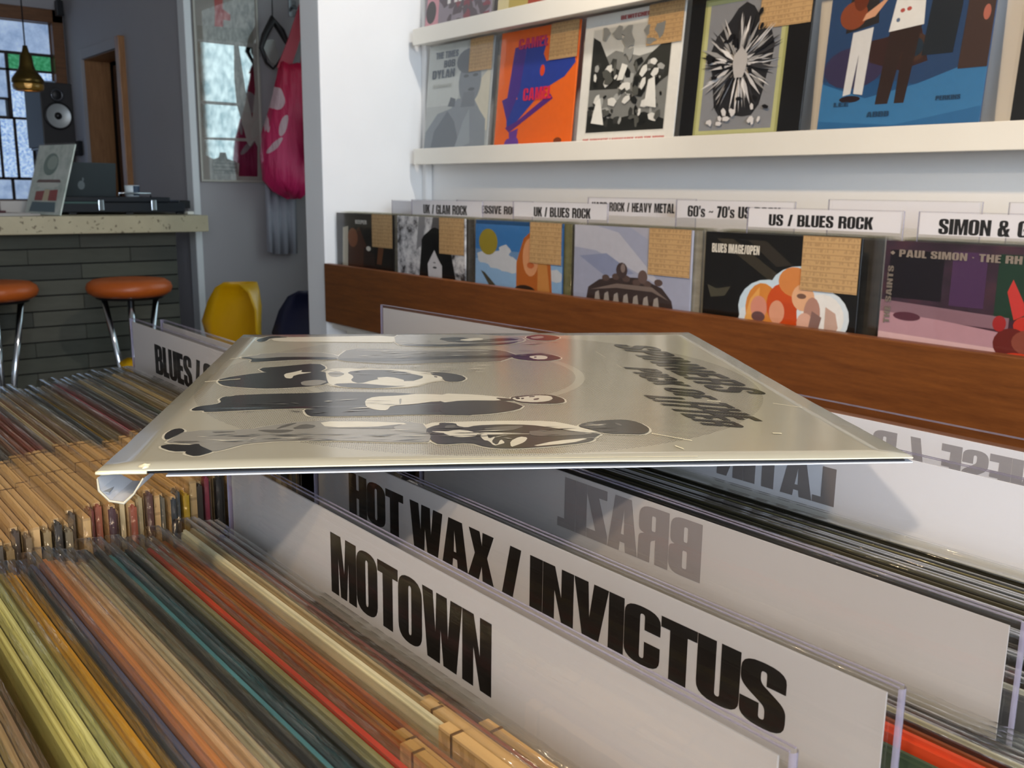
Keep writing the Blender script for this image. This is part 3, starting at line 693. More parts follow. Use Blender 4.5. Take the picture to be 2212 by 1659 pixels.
def album_flat():
    S = .315
    t = thing('album', 'worn silver and black album with five standing figures lying flat across the dividers', 'record album', (0, 0, 0))
    R = Matrix(((.5452, -.8383, .0078), (.8383, .5452, -.0070), (.0016, .0104, .9999)))
    c = Vector((-.4004, .3121, -.1008)) + R @ Vector((-S / 2, -S / 2, 0))
    t.matrix_world = Matrix.Translation((c.x, c.y, Zr(c.z))) @ R.to_4x4()
    def wave(u, v): return .0009 * math.sin(3.2 * u + .6) * (1 - v) - .0004 * math.sin(5 * v)
    def panel(name, z0, th, mat_top, n=26, top=True, cut=False, inset=0.0, wv=1.0):
        b = new_bm(); T = []; B = []
        for i in range(n + 1):
            ra, rb = [], []
            for j in range(n + 1):
                u = i / n; v = j / n
                x = inset + u * (S - 2 * inset); yy = inset * .3 + v * (S - inset)
                if i in (0, n) or j in (0, n):
                    x += random.uniform(-.00022, .00022); yy += random.uniform(-.00022, .00022)
                w = wave(u, v) * wv
                if cut and u < .075 and v < .055: w -= .003 * (1 - u / .075) * (1 - v / .055)
                ra.append(b.verts.new((x, yy, z0 + w))); rb.append(b.verts.new((x, yy, z0 + w - th)))
            T.append(ra); B.append(rb)
        for i in range(n):
            for j in range(n):
                if cut and i < 2 and j < 1: continue
                f = b.faces.new((T[i][j], T[i + 1][j], T[i + 1][j + 1], T[i][j + 1])); f.smooth = True
                f = b.faces.new((B[i][j], B[i][j + 1], B[i + 1][j + 1], B[i + 1][j])); f.smooth = True; f.material_index = 2
        for i in range(n):
            for qi, q in enumerate(((T[i][0], B[i][0], B[i + 1][0], T[i + 1][0]), (T[i][n], T[i + 1][n], B[i + 1][n], B[i][n]), (T[0][i], T[0][i + 1], B[0][i + 1], B[0][i]), (T[n][i], B[n][i], B[n][i + 1], T[n][i + 1]))):
                if cut and ((qi == 0 and i < 2) or (qi == 2 and i < 1)): continue
                f = b.faces.new(q); f.material_index = 1
        return obj(name, b, mat_top, t, recalc=False)
    panel('front_cover', 0, .0005, [M_COVER, M_CORE, M_INSIDE])
    panel('back_cover', -.0021, .0005, [M_INSIDE, M_BACKC, M_BACKC], cut=True, wv=.6)
    panel('inner_sleeve', -.0011, .0006, [M_BLACK, M_BLACK, M_BLACK], inset=.003, n=8)
    # far and right edges are the closed sides of the jacket
    b = new_bm(); box(b, .004, S, S - .0006, S + .0003, -.0026, -.0004); box(b, S - .0006, S + .0001, .02, S, -.0030, -.0012)
    obj('closed_edge', b, M_CORE, t)
    # burst corner: back cover folded open in a small trough, with ragged cream edges
    b = new_bm()
    A = [(.000, -.001, -.0018), (.0005, -.0015, -.0065), (.0040, -.0012, -.0105), (.0085, -.0008, -.0118), (.0125, -.0006, -.0080), (.0160, -.0004, -.0026)]
    Bk = [(.002, .013, -.0018), (.0035, .014, -.0050), (.0075, .016, -.0085), (.0115, .017, -.0090), (.0155, .016, -.0062), (.0185, .015, -.0024)]
    va = [b.verts.new(p) for p in A]; vb = [b.verts.new(p) for p in Bk]
    for i in range(5): b.faces.new((va[i], va[i + 1], vb[i + 1], vb[i]))
    bmesh.ops.solidify(b, geom=b.faces[:], thickness=.0005)
    for f in b.faces: f.material_index = 0
    flap = obj('torn_corner', b, [pm('torn_card_inside', '#dcdde0', .6, vary=.1)], t)
    b = new_bm(); tube(b, [Vector(p) + Vector((random.uniform(-.0003, .0003), -.0003, random.uniform(-.0003, .0003))) for p in A], [.0003, .0005, .0004, .0006, .0004, .0003], 6)
    obj('ragged_edge', b, pm('ragged_card', '#b5ad97', .9, vary=.2, vscale=300), flap)
    b = new_bm(); box(b, .001, .0045, -.0005, .0125, -.0075, -.0070); obj('spine_strip', b, pm('torn_strip', '#84888c', .5), flap, rot=(0, .12, 0))
    b = new_bm()
    tube(b, [(.0155 + .0016 * math.sin(k * 2.1), .0015 + k * .0011, .0004) for k in range(6)], [.0005, .0012, .0009, .0014, .0008, .0003], 6)
    tube(b, [(-.0005 + k * .003, -.0004 + random.uniform(-.0004, .0003), -.0002) for k in range(7)], .0007, 6)
    obj('scuffed_core', b, M_CORE, t)
    # printed figures
    ks = list(FCOL); b = new_bm(); k = 0; shapes = []
    for s in FIG.split(';'):
        cc, L = s.split(':'); shapes.append((cc, [tuple(float(q) / 1000 for q in p.split()) for p in L.split(',')]))
    def off(L, d):
        n = len(L); A_ = sum(L[i - 1][0] * L[i][1] - L[i][0] * L[i - 1][1] for i in range(n)); sg = 1 if A_ > 0 else -1
        o = []
        for i in range(n):
            p, q, r = Vector(L[i - 1]), Vector(L[i]), Vector(L[(i + 1) % n])
            e = (q - p).normalized() + (r - q).normalized()
            nn = Vector((e.y, -e.x)) * sg
            if nn.length > 1e-6: nn.normalize()
            o.append(tuple(q + nn * d))
        return o
    def smooth(L):
        o = []
        n = len(L)
        for i in range(n):
            p, q = Vector(L[i]), Vector(L[(i + 1) % n])
            o.append(tuple(p * .78 + q * .22)); o.append(tuple(p * .22 + q * .78))
        return o
    def put(L, z, mi): poly(b, L, (), lambda x, y_: (x * S, y_ * S, z + wave(x, y_)), mi)
    for cc, L in shapes: put(smooth(off(L, .0035)), .00012, ks.index('h'))
    for i, (cc, L) in enumerate(shapes): put(smooth(L), .0002 + i * .000004, ks.index(cc))
    # folds of cloth: thin tonal strokes inside the garments
    rs = random.Random(3)
    for n_, (u0, u1, v0, v1) in {44: (.30, .66, .845, .90), 30: (.26, .64, .70, .775), 20: (.10, .33, .26, .35), 36: (.20, .52, .55, .62), 40: (.30, .62, .10, .17), 26: (.08, .30, .11, .15)}.items():
        for _ in range(n_):
            uu = rs.uniform(u0, u1); vv = rs.uniform(v0, v1); ln = rs.uniform(.01, .05); w = rs.uniform(.0008, .0022); sk = rs.uniform(-.006, .006)
            put([(uu, vv), (uu + ln * .5, vv + sk + w), (uu + ln, vv + sk * 1.6), (uu + ln * .5, vv + sk - w)], .00052 + _ * .0000005, ks.index(rs.choice('mgdl')))
    obj('figure_print', b, [pm('ink_tone_' + q, FCOL[q], .14, 0, .45, vary=.12, vscale=90, stretch=(1, 4, 1)) for q in ks], t)
    # title, letters standing towards +u and reading towards -v
    b = new_bm()
    def line(s, u0, v0, u1, v1, h, tr=.02, bold=1.0):
        w = text_w(s, tr, .22); d = Vector((u1 - u0, v1 - v0)); ex = d / w; ey = Vector((1, -.25)).normalized() * h
        def to3(x, y_):
            q = Vector((u0, v0)) + ex * (x + .10 * y_) + ey * y_
            return (q.x * S, q.y * S, .0003 + wave(q.x, q.y))
        text_polys(b, s, to3, 0, tr, .22, bold=-.010)
    line('SPINNERS', .786, .845, .866, .392, .084, .07)
    line('PICK OF THE', .757, .600, .815, .210, .058, .06)
    line('LITTER', .738, .368, .778, .172, .058, .06)
    obj('title_lettering', b, pm('title_ink', '#1f1d19', .14, 0, .45, vary=.1), t)
    # pale scuffs and creases in the print
    b = new_bm()
    for (u0, v0, u1, v1, w) in ((.735, .755, .742, .69, .0012), (.748, .62, .752, .585, .0012), (.69, .125, .735, .085, .0014), (.705, .06, .712, .045, .003), (.02, .50, .075, .52, .0012), (.025, .70, .06, .74, .0010), (.86, .12, .872, .118, .002), (.93, .30, .965, .27, .0008), (.30, .015, .72, .010, .0008), (.83, .32, .85, .315, .0012)):
        put([(u0, v0 - w), (u1, v1 - w), (u1, v1 + w), (u0, v0 + w)], .0005, 0)
    obj('crease_marks', b, M_CORE, t)
album_flat()
# ------------------------------------------------------------------ printed album covers on the wall and in the wall bin
def oval(cx, cy, rx, ry, n=18, a0=0, wob=0):
    return [(cx + rx * (1 + wob * math.sin(5 * t + a0)) * math.cos(t), cy + ry * (1 + wob * math.sin(5 * t + a0)) * math.sin(t)) for t in (2 * PI * k / n for k in range(n))]
def album(label, x0, x1, base, top, shapes=(), words=(), bg='#222222', slip=True, group=None, clip=True, thick=.004, slip_w=.104, slip_h=.088, noise=None, frontplastic=True):
    """x0..x1 left and right edge, base/top = (y, z) of the foot and the head of the front face"""
    lean = math.atan2(top[0] - base[0], top[1] - base[1]); w = x1 - x0; h = .315
    t = thing('record_album', label, 'record album', (x0, base[0], Zr(base[1])), group=group, rot=(-lean, 0, 0))
    m = noise or ink(bg)
    boxobj('jacket', (0, w, 0, thick, 0, h), m, t, .0006, seg=1)
    if shapes or words:
        cols = []; b = new_bm()
        for i, s in enumerate(shapes):
            if s[0] not in cols: cols.append(s[0])
            pts = [(min(1, max(0, x)), min(1, max(0, y_))) for x, y_ in s[1]]
            poly(b, pts, (), lambda x, y_: (x * w, -.0003 - i * .00003, y_ * h), cols.index(s[0]))
        for s in words:            # text, colour, u, v, cap height, width, (vertical)
            if s[1] not in cols: cols.append(s[1])
            k = s[5] / text_w(s[0]); vert = len(s) > 6
            if vert: f = lambda a, c: ((s[2] - c * s[4]) * w, -.0018, (s[3] + a * k) * h)
            else: f = lambda a, c: ((s[2] + a * k) * w, -.0018, (s[3] + c * s[4]) * h)
            text_polys(b, s[0], f, cols.index(s[1]), bold=.004)
        obj('cover_print', b, [ink(c) for c in cols], t)
    if slip:
        b = new_bm(); box(b, w - slip_w - .002, w - .002, -.0026, -.0022, h - slip_h, h + .001); obj('price_slip', b, M_SLIP, t)
    if frontplastic:
        b = new_bm(); yb = thick + .001
        v = [b.verts.new(q) for q in ((-.004, -.0036, 0), (w + .004, -.0036, 0), (w + .004, -.0036, h + .004), (-.004, -.0036, h + .004), (w + .004, yb, 0), (w + .004, yb, h + .004), (-.004, yb, h + .004))]
        for q in ((0, 1, 2, 3), (1, 4, 5, 2), (3, 2, 5, 6)): b.faces.new([v[i] for i in q])
        obj('plastic_sleeve', b, M_PLASTIC_FLAT, t)
    return t
def m_scene(name, stops, scale, stretch=None, detail=6):
    m, nt, b = base_mat(name)
    n = nt.noise(scale, detail, .7, stretch=stretch)
    nt.l.new(nt.ramp(n, [(p, lin(c)) for p, c in stops]), b.inputs['Base Color']); b.inputs['Roughness'].default_value = .4
    return m
rs = random.Random(11)
def blobs(col, n, x0, x1, y0, y1, r0, r1, seg=8):
    return [(col, oval(rs.uniform(x0, x1), rs.uniform(y0, y1), rs.uniform(r0, r1), rs.uniform(r0, r1), seg, rs.uniform(0, 6), .3)) for _ in range(n)]
def shards(cols, n, cx, cy, r0, r1, w=.012):
    out = []
    for i in range(n):
        a = rs.uniform(0, 2 * PI); r = rs.uniform(r0, r1); c, s = math.cos(a), math.sin(a); q = rs.uniform(.02, .12); ww = rs.uniform(.3, 1) * w
        out.append((rs.choice(cols), [(cx + c * q - s * ww * .4, cy + s * q + c * ww * .4), (cx + c * r * .6 - s * ww, cy + s * r * .6 + c * ww), (cx + c * r, cy + s * r), (cx + c * r * .6 + s * ww, cy + s * r * .6 - c * ww)]))
    return out
DG = 'albums on the display ledge'
dB, dT = (1.640, .100), (1.668, .4138)
# grey portrait sleeve
album('grey portrait album at the left end of the display ledge', -2.440, -2.130, dB, dT, [
    ('#b9bdb8', [(0, .45), (0, 1), (.62, 1), (.5, .45)]), ('#c9c3ae', [(.72, .3), (.8, .62), (.98, .75), (.98, .2)]),
    ('#7e868c', [(0, 0), (.02, .22), (.2, .38), (.42, .42), (.5, .5), (.75, .5), (.86, .38), (.95, .3), (.97, 0)]),
    ('#646c74', [(.1, 0), (.16, .22), (.36, .4), (.48, .3), (.55, .15), (.62, 0)]), ('#8f979c', [(.5, .05), (.62, .3), (.7, .4), (.74, .1)]),
    ('#757d84', oval(.68, .64, .17, .2)), ('#5d656d', oval(.66, .82, .2, .11)), ('#6a7178', [(.56, .42), (.6, .55), (.76, .55), (.78, .42)]),
    ('#4d545c', oval(.71, .57, .05, .015)), ('#4d545c', oval(.62, .69, .04, .014)), ('#4d545c', oval(.76, .69, .04, .014)), ('#575f67', [(.36, .44), (.4, .52), (.48, .5), (.47, .43)])],
    [('THE TIMES', '#5a6672', .12, .875, .06, .36), ('BOB', '#4b5763', .26, .79, .065, .18), ('DYLAN', '#4b5763', .08, .70, .075, .36), ('SONGS', '#a5a8a0', .1, .615, .03, .3)], bg='#a9adaa', group=DG)
# orange sleeve
album('orange album with a blue and violet shape beside the grey portrait', -2.098, -1.790, dB, dT, [
    ('#2a3f96', [(.20, .86), (.62, .9), (.58, .78), (.62, .72), (.82, .72), (.95, .78), (.98, .68), (.86, .58), (.62, .50), (.3, .26), (.16, .2), (.14, .42), (.28, .44)]),
    ('#4a2f86', [(.20, .86), (.36, .88), (.3, .5), (.16, .26), (.07, .44), (.14, .46)]), ('#5b2a7a', [(.3, .26), (.7, .46), (.74, .42), (.2, .17), (.14, .21)]),
    ('#2a3f96', oval(.88, .73, .09, .07)), ('#6a3a90', [(.2, .17), (.32, .2), (.3, .08), (.22, .05)]), ('#6a3f96', oval(.2, .07, .055, .05)), ('#6a3f96', oval(.29, .075, .05, .055)),
    ('#e0481c', oval(.58, .65, .03, .045)), ('#7a3a1a', oval(.84, .085, .05, .025, 10))],
    [('CAMEL', '#d8244a', .36, .42, .10, .36), ('CAMEL', '#b32a5c', .25, .84, .085, .38)], bg='#e8681c', group=DG)
# black and white engraving
eng = [('#d9d6cc', [(.09, .12), (.09, .9), (.91, .9), (.91, .12)]), ('#7d7d78', [(.1, .13), (.1, .89), (.9, .89), (.9, .13)]), ('#c4c3bc', [(.1, .62), (.1, .89), (.9, .89), (.9, .7), (.6, .66), (.35, .72)])]
eng += [('#23231f', [(.1, .13), (.1, .3), (.4, .22), (.7, .26), (.9, .2), (.9, .13)]), ('#2b2b27', [(.1, .45), (.1, .84), (.18, .8), (.3, .62), (.46, .55), (.4, .44)]), ('#35352f', [(.55, .5), (.7, .66), (.9, .78), (.9, .5), (.75, .42)])]
for c in ('#3a3a36', '#a5a5a0', '#1c1c19', '#dad8d0', '#55554f'): eng += [(c, [(x + (.0), y_) for x, y_ in o]) for _, o in blobs(c, 18, .14, .86, .18, .62, .012, .045, 7)]
eng += blobs('#8d8d88', 10, .2, .86, .68, .86, .02, .06, 8) + [('#e8e6de', [(.16, .2), (.2, .36), (.24, .38), (.3, .18)]), ('#e0ded6', [(.7, .3), (.72, .48), (.78, .5), (.82, .28)]), ('#dddbd2', [(.4, .5), (.44, .62), (.5, .6), (.46, .5)])]
album('white bordered album with a dark engraved landscape on the display ledge', -1.770, -1.456, dB, dT, eng, [('BEWITCHED', '#a8474a', .38, .935, .03, .3), ('THE ROMANTIC LANDSCAPES AND THE MOON', '#c86a66', .08, .062, .022, .84)], bg='#e4e1d8', group=DG)
# black sleeve, olive frame, crystal burst
bur = [('#a9a86c', [(.13, .06), (.13, .96), (.83, .96), (.83, .06)]), ('#c3c288', [(.15, .075), (.15, .945), (.81, .945), (.81, .075)]), ('#8e8f92', [(.18, .1), (.18, .92), (.78, .92), (.78, .1)]), ('#2b2a2c', oval(.48, .52, .25, .36, 24, 0, .08))]
bur += shards(['#e6e3e0', '#9a9896', '#1e1d1f', '#c9c6c4', '#3a393b', '#1e1d1f'], 190, .48, .52, .12, .36, .016)
bur += [('#b9b4b0', oval(.49, .52, .06, .1, 12, 0, .1))] + blobs('#d6d2cf', 12, .26, .7, .14, .24, .012, .03, 7) + blobs('#1a191b', 14, .22, .74, .2, .84, .012, .03, 7)
album('black album with an olive framed crystal burst on the display ledge', -1.440, -1.132, dB, dT, bur, bg='#151312', group=DG, slip_w=.12)
# blue band sleeve
band = [('#2a4468', [(0, .35), (0, 1), (1, 1), (1, .4), (.6, .3), (.3, .36)]), ('#3b76a4', [(0, 0), (0, .34), (.3, .24), (.62, .3), (1, .42), (1, 0)]), ('#2f6694', [(0, 0), (0, .12), (.5, .08), (1, .16), (1, 0)]), ('#3a3350', oval(.2, .42, .2, .12)), ('#3a2420', [(.3, .44), (.28, .56), (.6, .6), (.66, .42), (.5, .38)]), ('#4a3226', oval(.56, .5, .1, .08)), ('#22303c', oval(.58, .5, .045, .05))]
band += [('#dad8d4', [(.15, .26), (.17, .62), (.3, .64), (.28, .26), (.22, .27), (.225, .5), (.2, .27)]), ('#2a1a1c', oval(.2, .24, .07, .02)), ('#2c2826', [(.12, .62), (.14, .95), (.3, .95), (.33, .66)]), ('#8a4426', oval(.16, .72, .09, .08)), ('#6b3018', oval(.2, .82, .05, .08)),
         ('#33231d', [(.37, .2), (.41, .62), (.6, .64), (.55, .2), (.49, .2), (.5, .5), (.45, .2)]), ('#e6e4de', [(.4, .6), (.43, .8), (.42, .95), (.62, .95), (.6, .8), (.61, .62)]), ('#d8a07c', [(.42, .84), (.3, .7), (.22, .68), (.24, .72), (.34, .78), (.42, .9)]), ('#d8a07c', [(.62, .84), (.74, .72), (.82, .7), (.8, .74), (.7, .82), (.63, .92)]), ('#c4855e', [(.48, .95), (.52, .86), (.56, .95)]),
         ('#b7534a', oval(.47, .71, .015, .012, 8)), ('#b7534a', oval(.51, .715, .015, .012, 8)), ('#5f6f86', oval(.49, .78, .015, .015, 8)), ('#5f6f86', oval(.45, .66, .012, .012, 8)), ('#5f6f86', oval(.54, .85, .014, .014, 8)),
         ('#20262c', [(.62, .45), (.66, .95), (.8, .95), (.82, .7), (.8, .45)]), ('#e3e0da', [(.7, .95), (.73, .88), (.76, .95)]), ('#43312b', [(.84, .36), (.86, .95), (1, .95), (1, .36)]), ('#b56a58', oval(.975, .8, .02, .05)), ('#b56a58', oval(.96, .64, .02, .04))]
album('blue album with a painted band on the display ledge', -1.092, -.782, dB, dT, band, [('ABBB', '#23415e', .33, .13, .03, .14), ('LEE', '#23415e', .1, .2, .025, .1), ('PERKINS', '#23415e', .74, .2, .025, .14)], bg='#24507c', slip=False, group=DG)
album('black album cut by the right edge of the photograph', -.732, -.42, dB, dT, [('#2a2a2c', oval(.5, .5, .3, .3))], bg='#141414', group=DG)
album('pink and grey album on the upper ledge above the grey portrait', -2.432, -2.118, (1.640, .440), (1.668, .754), [('#c98a94', [(0, 0), (.05, .5), (.22, .5), (.22, 0)]), ('#2a2428', oval(.1, .2, .08, .1))] + blobs('#4a3a44', 20, .3, .9, .05, .5, .03, .08) + blobs('#7a2a3a', 10, .4, .95, .02, .4, .02, .06), [('FIRE', '#e2dcd8', .36, .24, .12, .4)], bg='#857a84', slip=False, group='albums on the upper display ledge')
album('cream album on the upper ledge above the orange one', -2.088, -1.775, (1.640, .440), (1.668, .754), [('#b9a45e', [(.15, .03), (.15, .8), (.9, .8), (.9, .03)]), ('#a34a3a', [(.4, .06), (.4, .3), (.85, .3), (.85, .06)])], bg='#d6c89a', slip=False, group='albums on the upper display ledge')

# display ledges
for nm, z in (('white picture ledge running under the main row of albums', 0.0), ('white picture ledge above the main row, cut by the photograph top', .340)):
    t = thing('picture_ledge', nm, 'shelf', (0, 0, 0), group='white picture ledges')
    boxobj('lip', (-2.456, 1.6, 1.617, 1.632, Zr(.075 + z), Zr(.121 + z)), M_SHELF, t, .0015)
    boxobj('board', (-2.456, 1.6, 1.632, 1.699, Zr(.080 + z), Zr(.098 + z)), M_SHELF, t)

# ------------------------------------------------------------------ wall bin
def wall_bin():
    t = thing('wall_record_bin', 'long wall bin with a brown wooden front rail and white base', 'record bin', (0, 0, 0))
    boxobj('front_rail', (-2.497, 1.6, 1.330, 1.352, Zr(-.382), Zr(-.212)), M_RAIL, t, .002)
    boxobj('bin_floor', (-2.497, 1.6, 1.352, 1.698, Zr(-.402), Zr(-.384)), M_SHELF, t)
    boxobj('base_cabinet', (-2.497, 1.6, 1.40, 1.698, 0, Zr(-.404)), M_SHELF, t)
    boxobj('back_board', (-2.497, 1.6, 1.682, 1.698, Zr(-.384), Zr(-.20)), M_BINWOOD, t)
wall_bin()
wB, wT = (1.372, -.3815), (1.372, -.0665)
def up(L): return [(c, [(x, .5 + .714 * (y_ - .3)) for x, y_ in o]) for c, o in L]   # the rail hides the lower half of these covers
WG = 'front albums in the wall bin'
white_speck = m_scene('speckled_white_print', [(.38, '#3c3a3c'), (.47, '#b9b8ba'), (.58, '#e6e5e4')], 26)
album('dark brown album at the left end of the wall bin', -2.492, -2.185, wB, wT, up([('#4d2a1a', [(.2, .3), (.22, .7), (.42, .84), (.55, .6), (.5, .3)]), ('#c9bfa8', [(.1, .3), (.12, .82), (.22, .84), (.2, .3)]), ('#8a5230', oval(.3, .7, .09, .12)), ('#2a1812', [(.48, .3), (.5, .6), (.7, .5), (.7, .3)]), ('#6b4026', [(.72, .4), (.75, .62), (.84, .6), (.8, .4)]), ('#d9d2c4', oval(.58, .58, .04, .03))]), [('KEEPER', '#d9d4ca', .36, .91, .035, .2)], bg='#17110e', group=WG)
album('black and white album with a shaggy dark haired head', -2.165, -1.862, wB, wT, up([('#5a585a', [(.5, .75), (.55, 1), (.75, 1), (.72, .72)]), ('#8f8e90', [(.3, .62), (.34, 1), (.44, 1), (.4, .7)]), ('#0c0b0c', oval(.58, .68, .2, .2, 20, 0, .06)), ('#0c0b0c', [(.38, .7), (.34, .3), (.5, .3), (.5, .6)]), ('#0c0b0c', [(.62, .62), (.66, .3), (.88, .3), (.8, .66)]), ('#d6d4d6', [(.48, .34), (.47, .48), (.52, .56), (.57, .64), (.62, .55), (.68, .47), (.68, .34)]), ('#2a282a', oval(.575, .445, .03, .012, 10)), ('#77757a', oval(.57, .5, .02, .008, 8))]), bg='#d0cfd0', noise=white_speck, group=WG)
album('sky blue album with a gold disc and long auburn hair', -1.820, -1.512, wB, wT, up([('#3f78b4', [(0, .3), (0, .96), (1, .96), (1, .3)]), ('#8fb4d8', [(0, .3), (0, .6), (1, .6), (1, .3)]), ('#6d93bd', [(0, .6), (0, .7), (1, .7), (1, .6)])] + [('#c9cdd2', oval(x, y_, rx, ry, 14, 1, .12)) for x, y_, rx, ry in ((.14, .62, .12, .07), (.3, .6, .16, .1), (.42, .56, .14, .08), (.36, .7, .07, .06), (.92, .5, .1, .06))] +
      [('#9a8a30', oval(.16, .78, .115, .135)), ('#b5642a', [(.5, .3), (.5, .6), (.58, .84), (.68, .93), (.8, .84), (.88, .6), (.9, .3)]), ('#d99a6c', oval(.66, .66, .09, .19)), ('#c46a3c', oval(.66, .58, .04, .03)), ('#c98a4a', [(.74, .3), (.74, .66), (.84, .6), (.88, .3)]), ('#4a4636', [(.07, .48), (.12, .46), (.3, .3), (.2, .3)]), ('#33261e', oval(.6, .32, .12, .06, 16))]), [], bg='#24507e', group=WG)
dino = [('#a7abc0', [(0, .5), (0, 1), (.5, 1), (.9, .75), (1, .6), (1, .3), (0, .3)]), ('#c2c2cc', [(0, .8), (.2, .78), (.6, .6), (.8, .5), (.4, .95), (.2, 1), (0, 1)]), ('#8f97b4', [(.05, .72), (.3, .76), (.55, .6), (.3, .55)]),
        ('#3f3330', [(.12, .3), (.14, .44), (.24, .52), (.42, .56), (.6, .57), (.78, .5), (.86, .4), (.88, .3)])]
dino += [('#5c4a44', oval(.3 + .09 * k, .54 + .02 * math.sin(k * 1.3), .035, .03, 10)) for k in range(6)] + [('#4a3c3a', oval(.44, .62, .05, .07, 12)), ('#8a7a74', oval(.45, .64, .02, .04, 10)), ('#6a5650', oval(.62, .58, .04, .06, 12))]
dino += [('#a39a92', [(.2 + .085 * k, .3), (.21 + .085 * k, .40), (.24 + .085 * k, .42), (.26 + .085 * k, .3)]) for k in range(7)] + [('#7d6e66', [(.16, .42), (.4, .5), (.7, .5), (.84, .4), (.7, .46), (.4, .46)])]
album('lavender grey album with a dark ornate crown shape', -1.475, -1.157, wB, wT, up(dino), bg='#b4b4c2', group=WG)
fol = [('#3a3428', [(.08, .95), (.2, .95), (.62, .62), (.5, .62)]), ('#332d24', [(.3, .95), (.42, .95), (.6, .78), (.5, .76)]), ('#4a4638', [(.03, .58), (.1, .55), (.2, .58), (.16, .5), (.06, .48)]),
       ('#cfe3f0', oval(.46, .44, .2, .22, 20)), ('#cfe3f0', oval(.66, .58, .2, .2, 20)), ('#dfe9f0', oval(.8, .42, .16, .2, 20)), ('#dfe9f0', [(.26, .3), (.28, .42), (.5, .5), (.9, .4), (.94, .3)]), ('#f0eeea', oval(.8, .42, .13, .17, 20)),
       ('#d98a3c', oval(.42, .44, .11, .19)), ('#e8a95a', [(.3, .3), (.34, .5), (.4, .6), (.4, .3)]), ('#d9927c', oval(.4, .44, .055, .09)), ('#6a4a4a', oval(.4, .37, .045, .04)), ('#d0521e', oval(.55, .48, .1, .16)), ('#c84a1a', [(.5, .3), (.52, .5), (.64, .5), (.66, .3)]), ('#e0a080', oval(.52, .42, .05, .09)), ('#d98a4a', oval(.62, .66, .1, .11)), ('#e8b48c', oval(.68, .55, .07, .1)), ('#7a5a4c', oval(.67, .56, .03, .02, 10)), ('#b78a7a', oval(.74, .44, .05, .12)), ('#e0b09a', oval(.7, .36, .05, .08)), ('#8a6a62', [(.72, .3), (.74, .46), (.8, .42), (.78, .3)]), ('#c9a898', [(.82, .3), (.82, .5), (.88, .46), (.9, .36), (.88, .3)])]
album('black album with a white edged group of orange haired heads', -1.127, -.815, wB, wT, up(fol), [('BLUES IMAGE/OPEN', '#e6e0d2', .055, .885, .05, .33)], bg='#14110d', group=WG)
wine = m_scene('wine_print', [(.3, '#1c1418'), (.5, '#3a2634'), (.7, '#55323a')], 7, (1, 1, 2))
ps = [('#171016', [(.03, .62), (.03, .94), (.3, .94), (.3, .62)]), ('#4c2f52', [(.34, .6), (.34, .95), (.5, .95), (.5, .6)]), ('#1f3a2a', [(.55, .55), (.55, .95), (1, .95), (1, .55)]), ('#8a6a74', [(0, .5), (0, .6), (.62, .56), (.62, .48)]), ('#b98f98', [(0, .28), (0, .52), (.3, .5), (.62, .46), (.62, .28)]), ('#d9b4b4', [(0, .28), (0, .38), (.62, .36), (.62, .28)]), ('#5a2f3c', oval(.14, .5, .07, .03)),
      ('#c93a34', [(.6, .72), (.62, .8), (.66, .7), (.7, .6), (.64, .55)]), ('#c43a30', oval(.7, .52, .06, .06)), ('#6a2a26', oval(.64, .4, .08, .1)), ('#8a4a3c', oval(.72, .42, .08, .08)), ('#d6452c', oval(.68, .33, .06, .02)), ('#a32f30', oval(.58, .52, .03, .05)), ('#3a2226', oval(.8, .45, .1, .14))]
album('dark wine coloured album with pale lettering along its top edge', -.776, -.463, wB, wT, up(ps), [('* PAUL SIMON . THE RHYTHM OF', '#8f8276', .03, .925, .035, .86), ('THE SAINTS', '#7c7268', .055, .60, .03, .28, 1)], noise=wine, group=WG, slip=False)
album('cream album in the wall bin beyond the frame edge', -.430, -.118, wB, wT, [('#7a3a2c', oval(.5, .6, .25, .25))], bg='#cfc5a8', group=WG)

# records standing behind each front album
def wall_stack(x0, n, where, lo=0.0, ys=1.3795):
    cs_ = ['#c9c4b4', '#5a5650', '#8a8474', '#3c3a36', '#a8a294', '#6a6040', '#d6d2c6', '#45423c', '#8f8a60', '#b0aca4']
    for i in range(n):
        record(x0 + RW / 2 - .0015 + random.uniform(0, .004) + .004, ys + i * .0050, -.067 + lo + random.uniform(-.002, .001), cs_[(i * 3 + int(abs(x0) * 10)) % 10], 'record standing in the wall bin behind ' + where + ', ' + nth(i) + ' back', 'records stacked in the wall bin', k=1, slip=False)
wall_stack(-2.480, 8, 'the dark brown album'); wall_stack(-2.155, 8, 'the shaggy haired album'); wall_stack(-1.812, 8, 'the sky blue album')
wall_stack(-1.462, 10, 'the crown album'); wall_stack(-1.115, 10, 'the album of orange haired heads', ys=1.3955); wall_stack(-.765, 9, 'the wine coloured album', ys=1.3955)
SG = 'genre signs along the wall bin'
def sign(label, x0, x1, y, z0, z1, words, tx, tz, cap, width, ph=None, space=.3):
    divider(label, x0, x1, y, z1, words, cap, tx, tz, zbot=-.38, pz=(.0015, ph or (z1 - z0)), px=(.002, .004), group=SG, width=width, space=space, bold=.008, paper=M_PAPER_LIT)
sign('small sign mostly hidden at the left, letters TH showing', -2.395, -2.10, 1.50, -.075, -.029, 'TH', -2.225, -.060, .021, .030)
sign('sign reading UK / GLAM ROCK', -2.175, -1.863, 1.424, -.069, -.0245, 'UK / GLAM ROCK', -2.120, -.060, .0235, .193)
sign('sign reading PROGRESSIVE ROCK half hidden by its neighbour', -2.075, -1.765, 1.50, -.069, -.024, 'PROGRESSIVE ROCK', -2.050, -.0565, .0200, .240)
sign('sign reading UK / BLUES ROCK', -1.745, -1.433, 1.424, -.057, -.0225, 'UK / BLUES ROCK', -1.671, -.0555, .0215, .186)
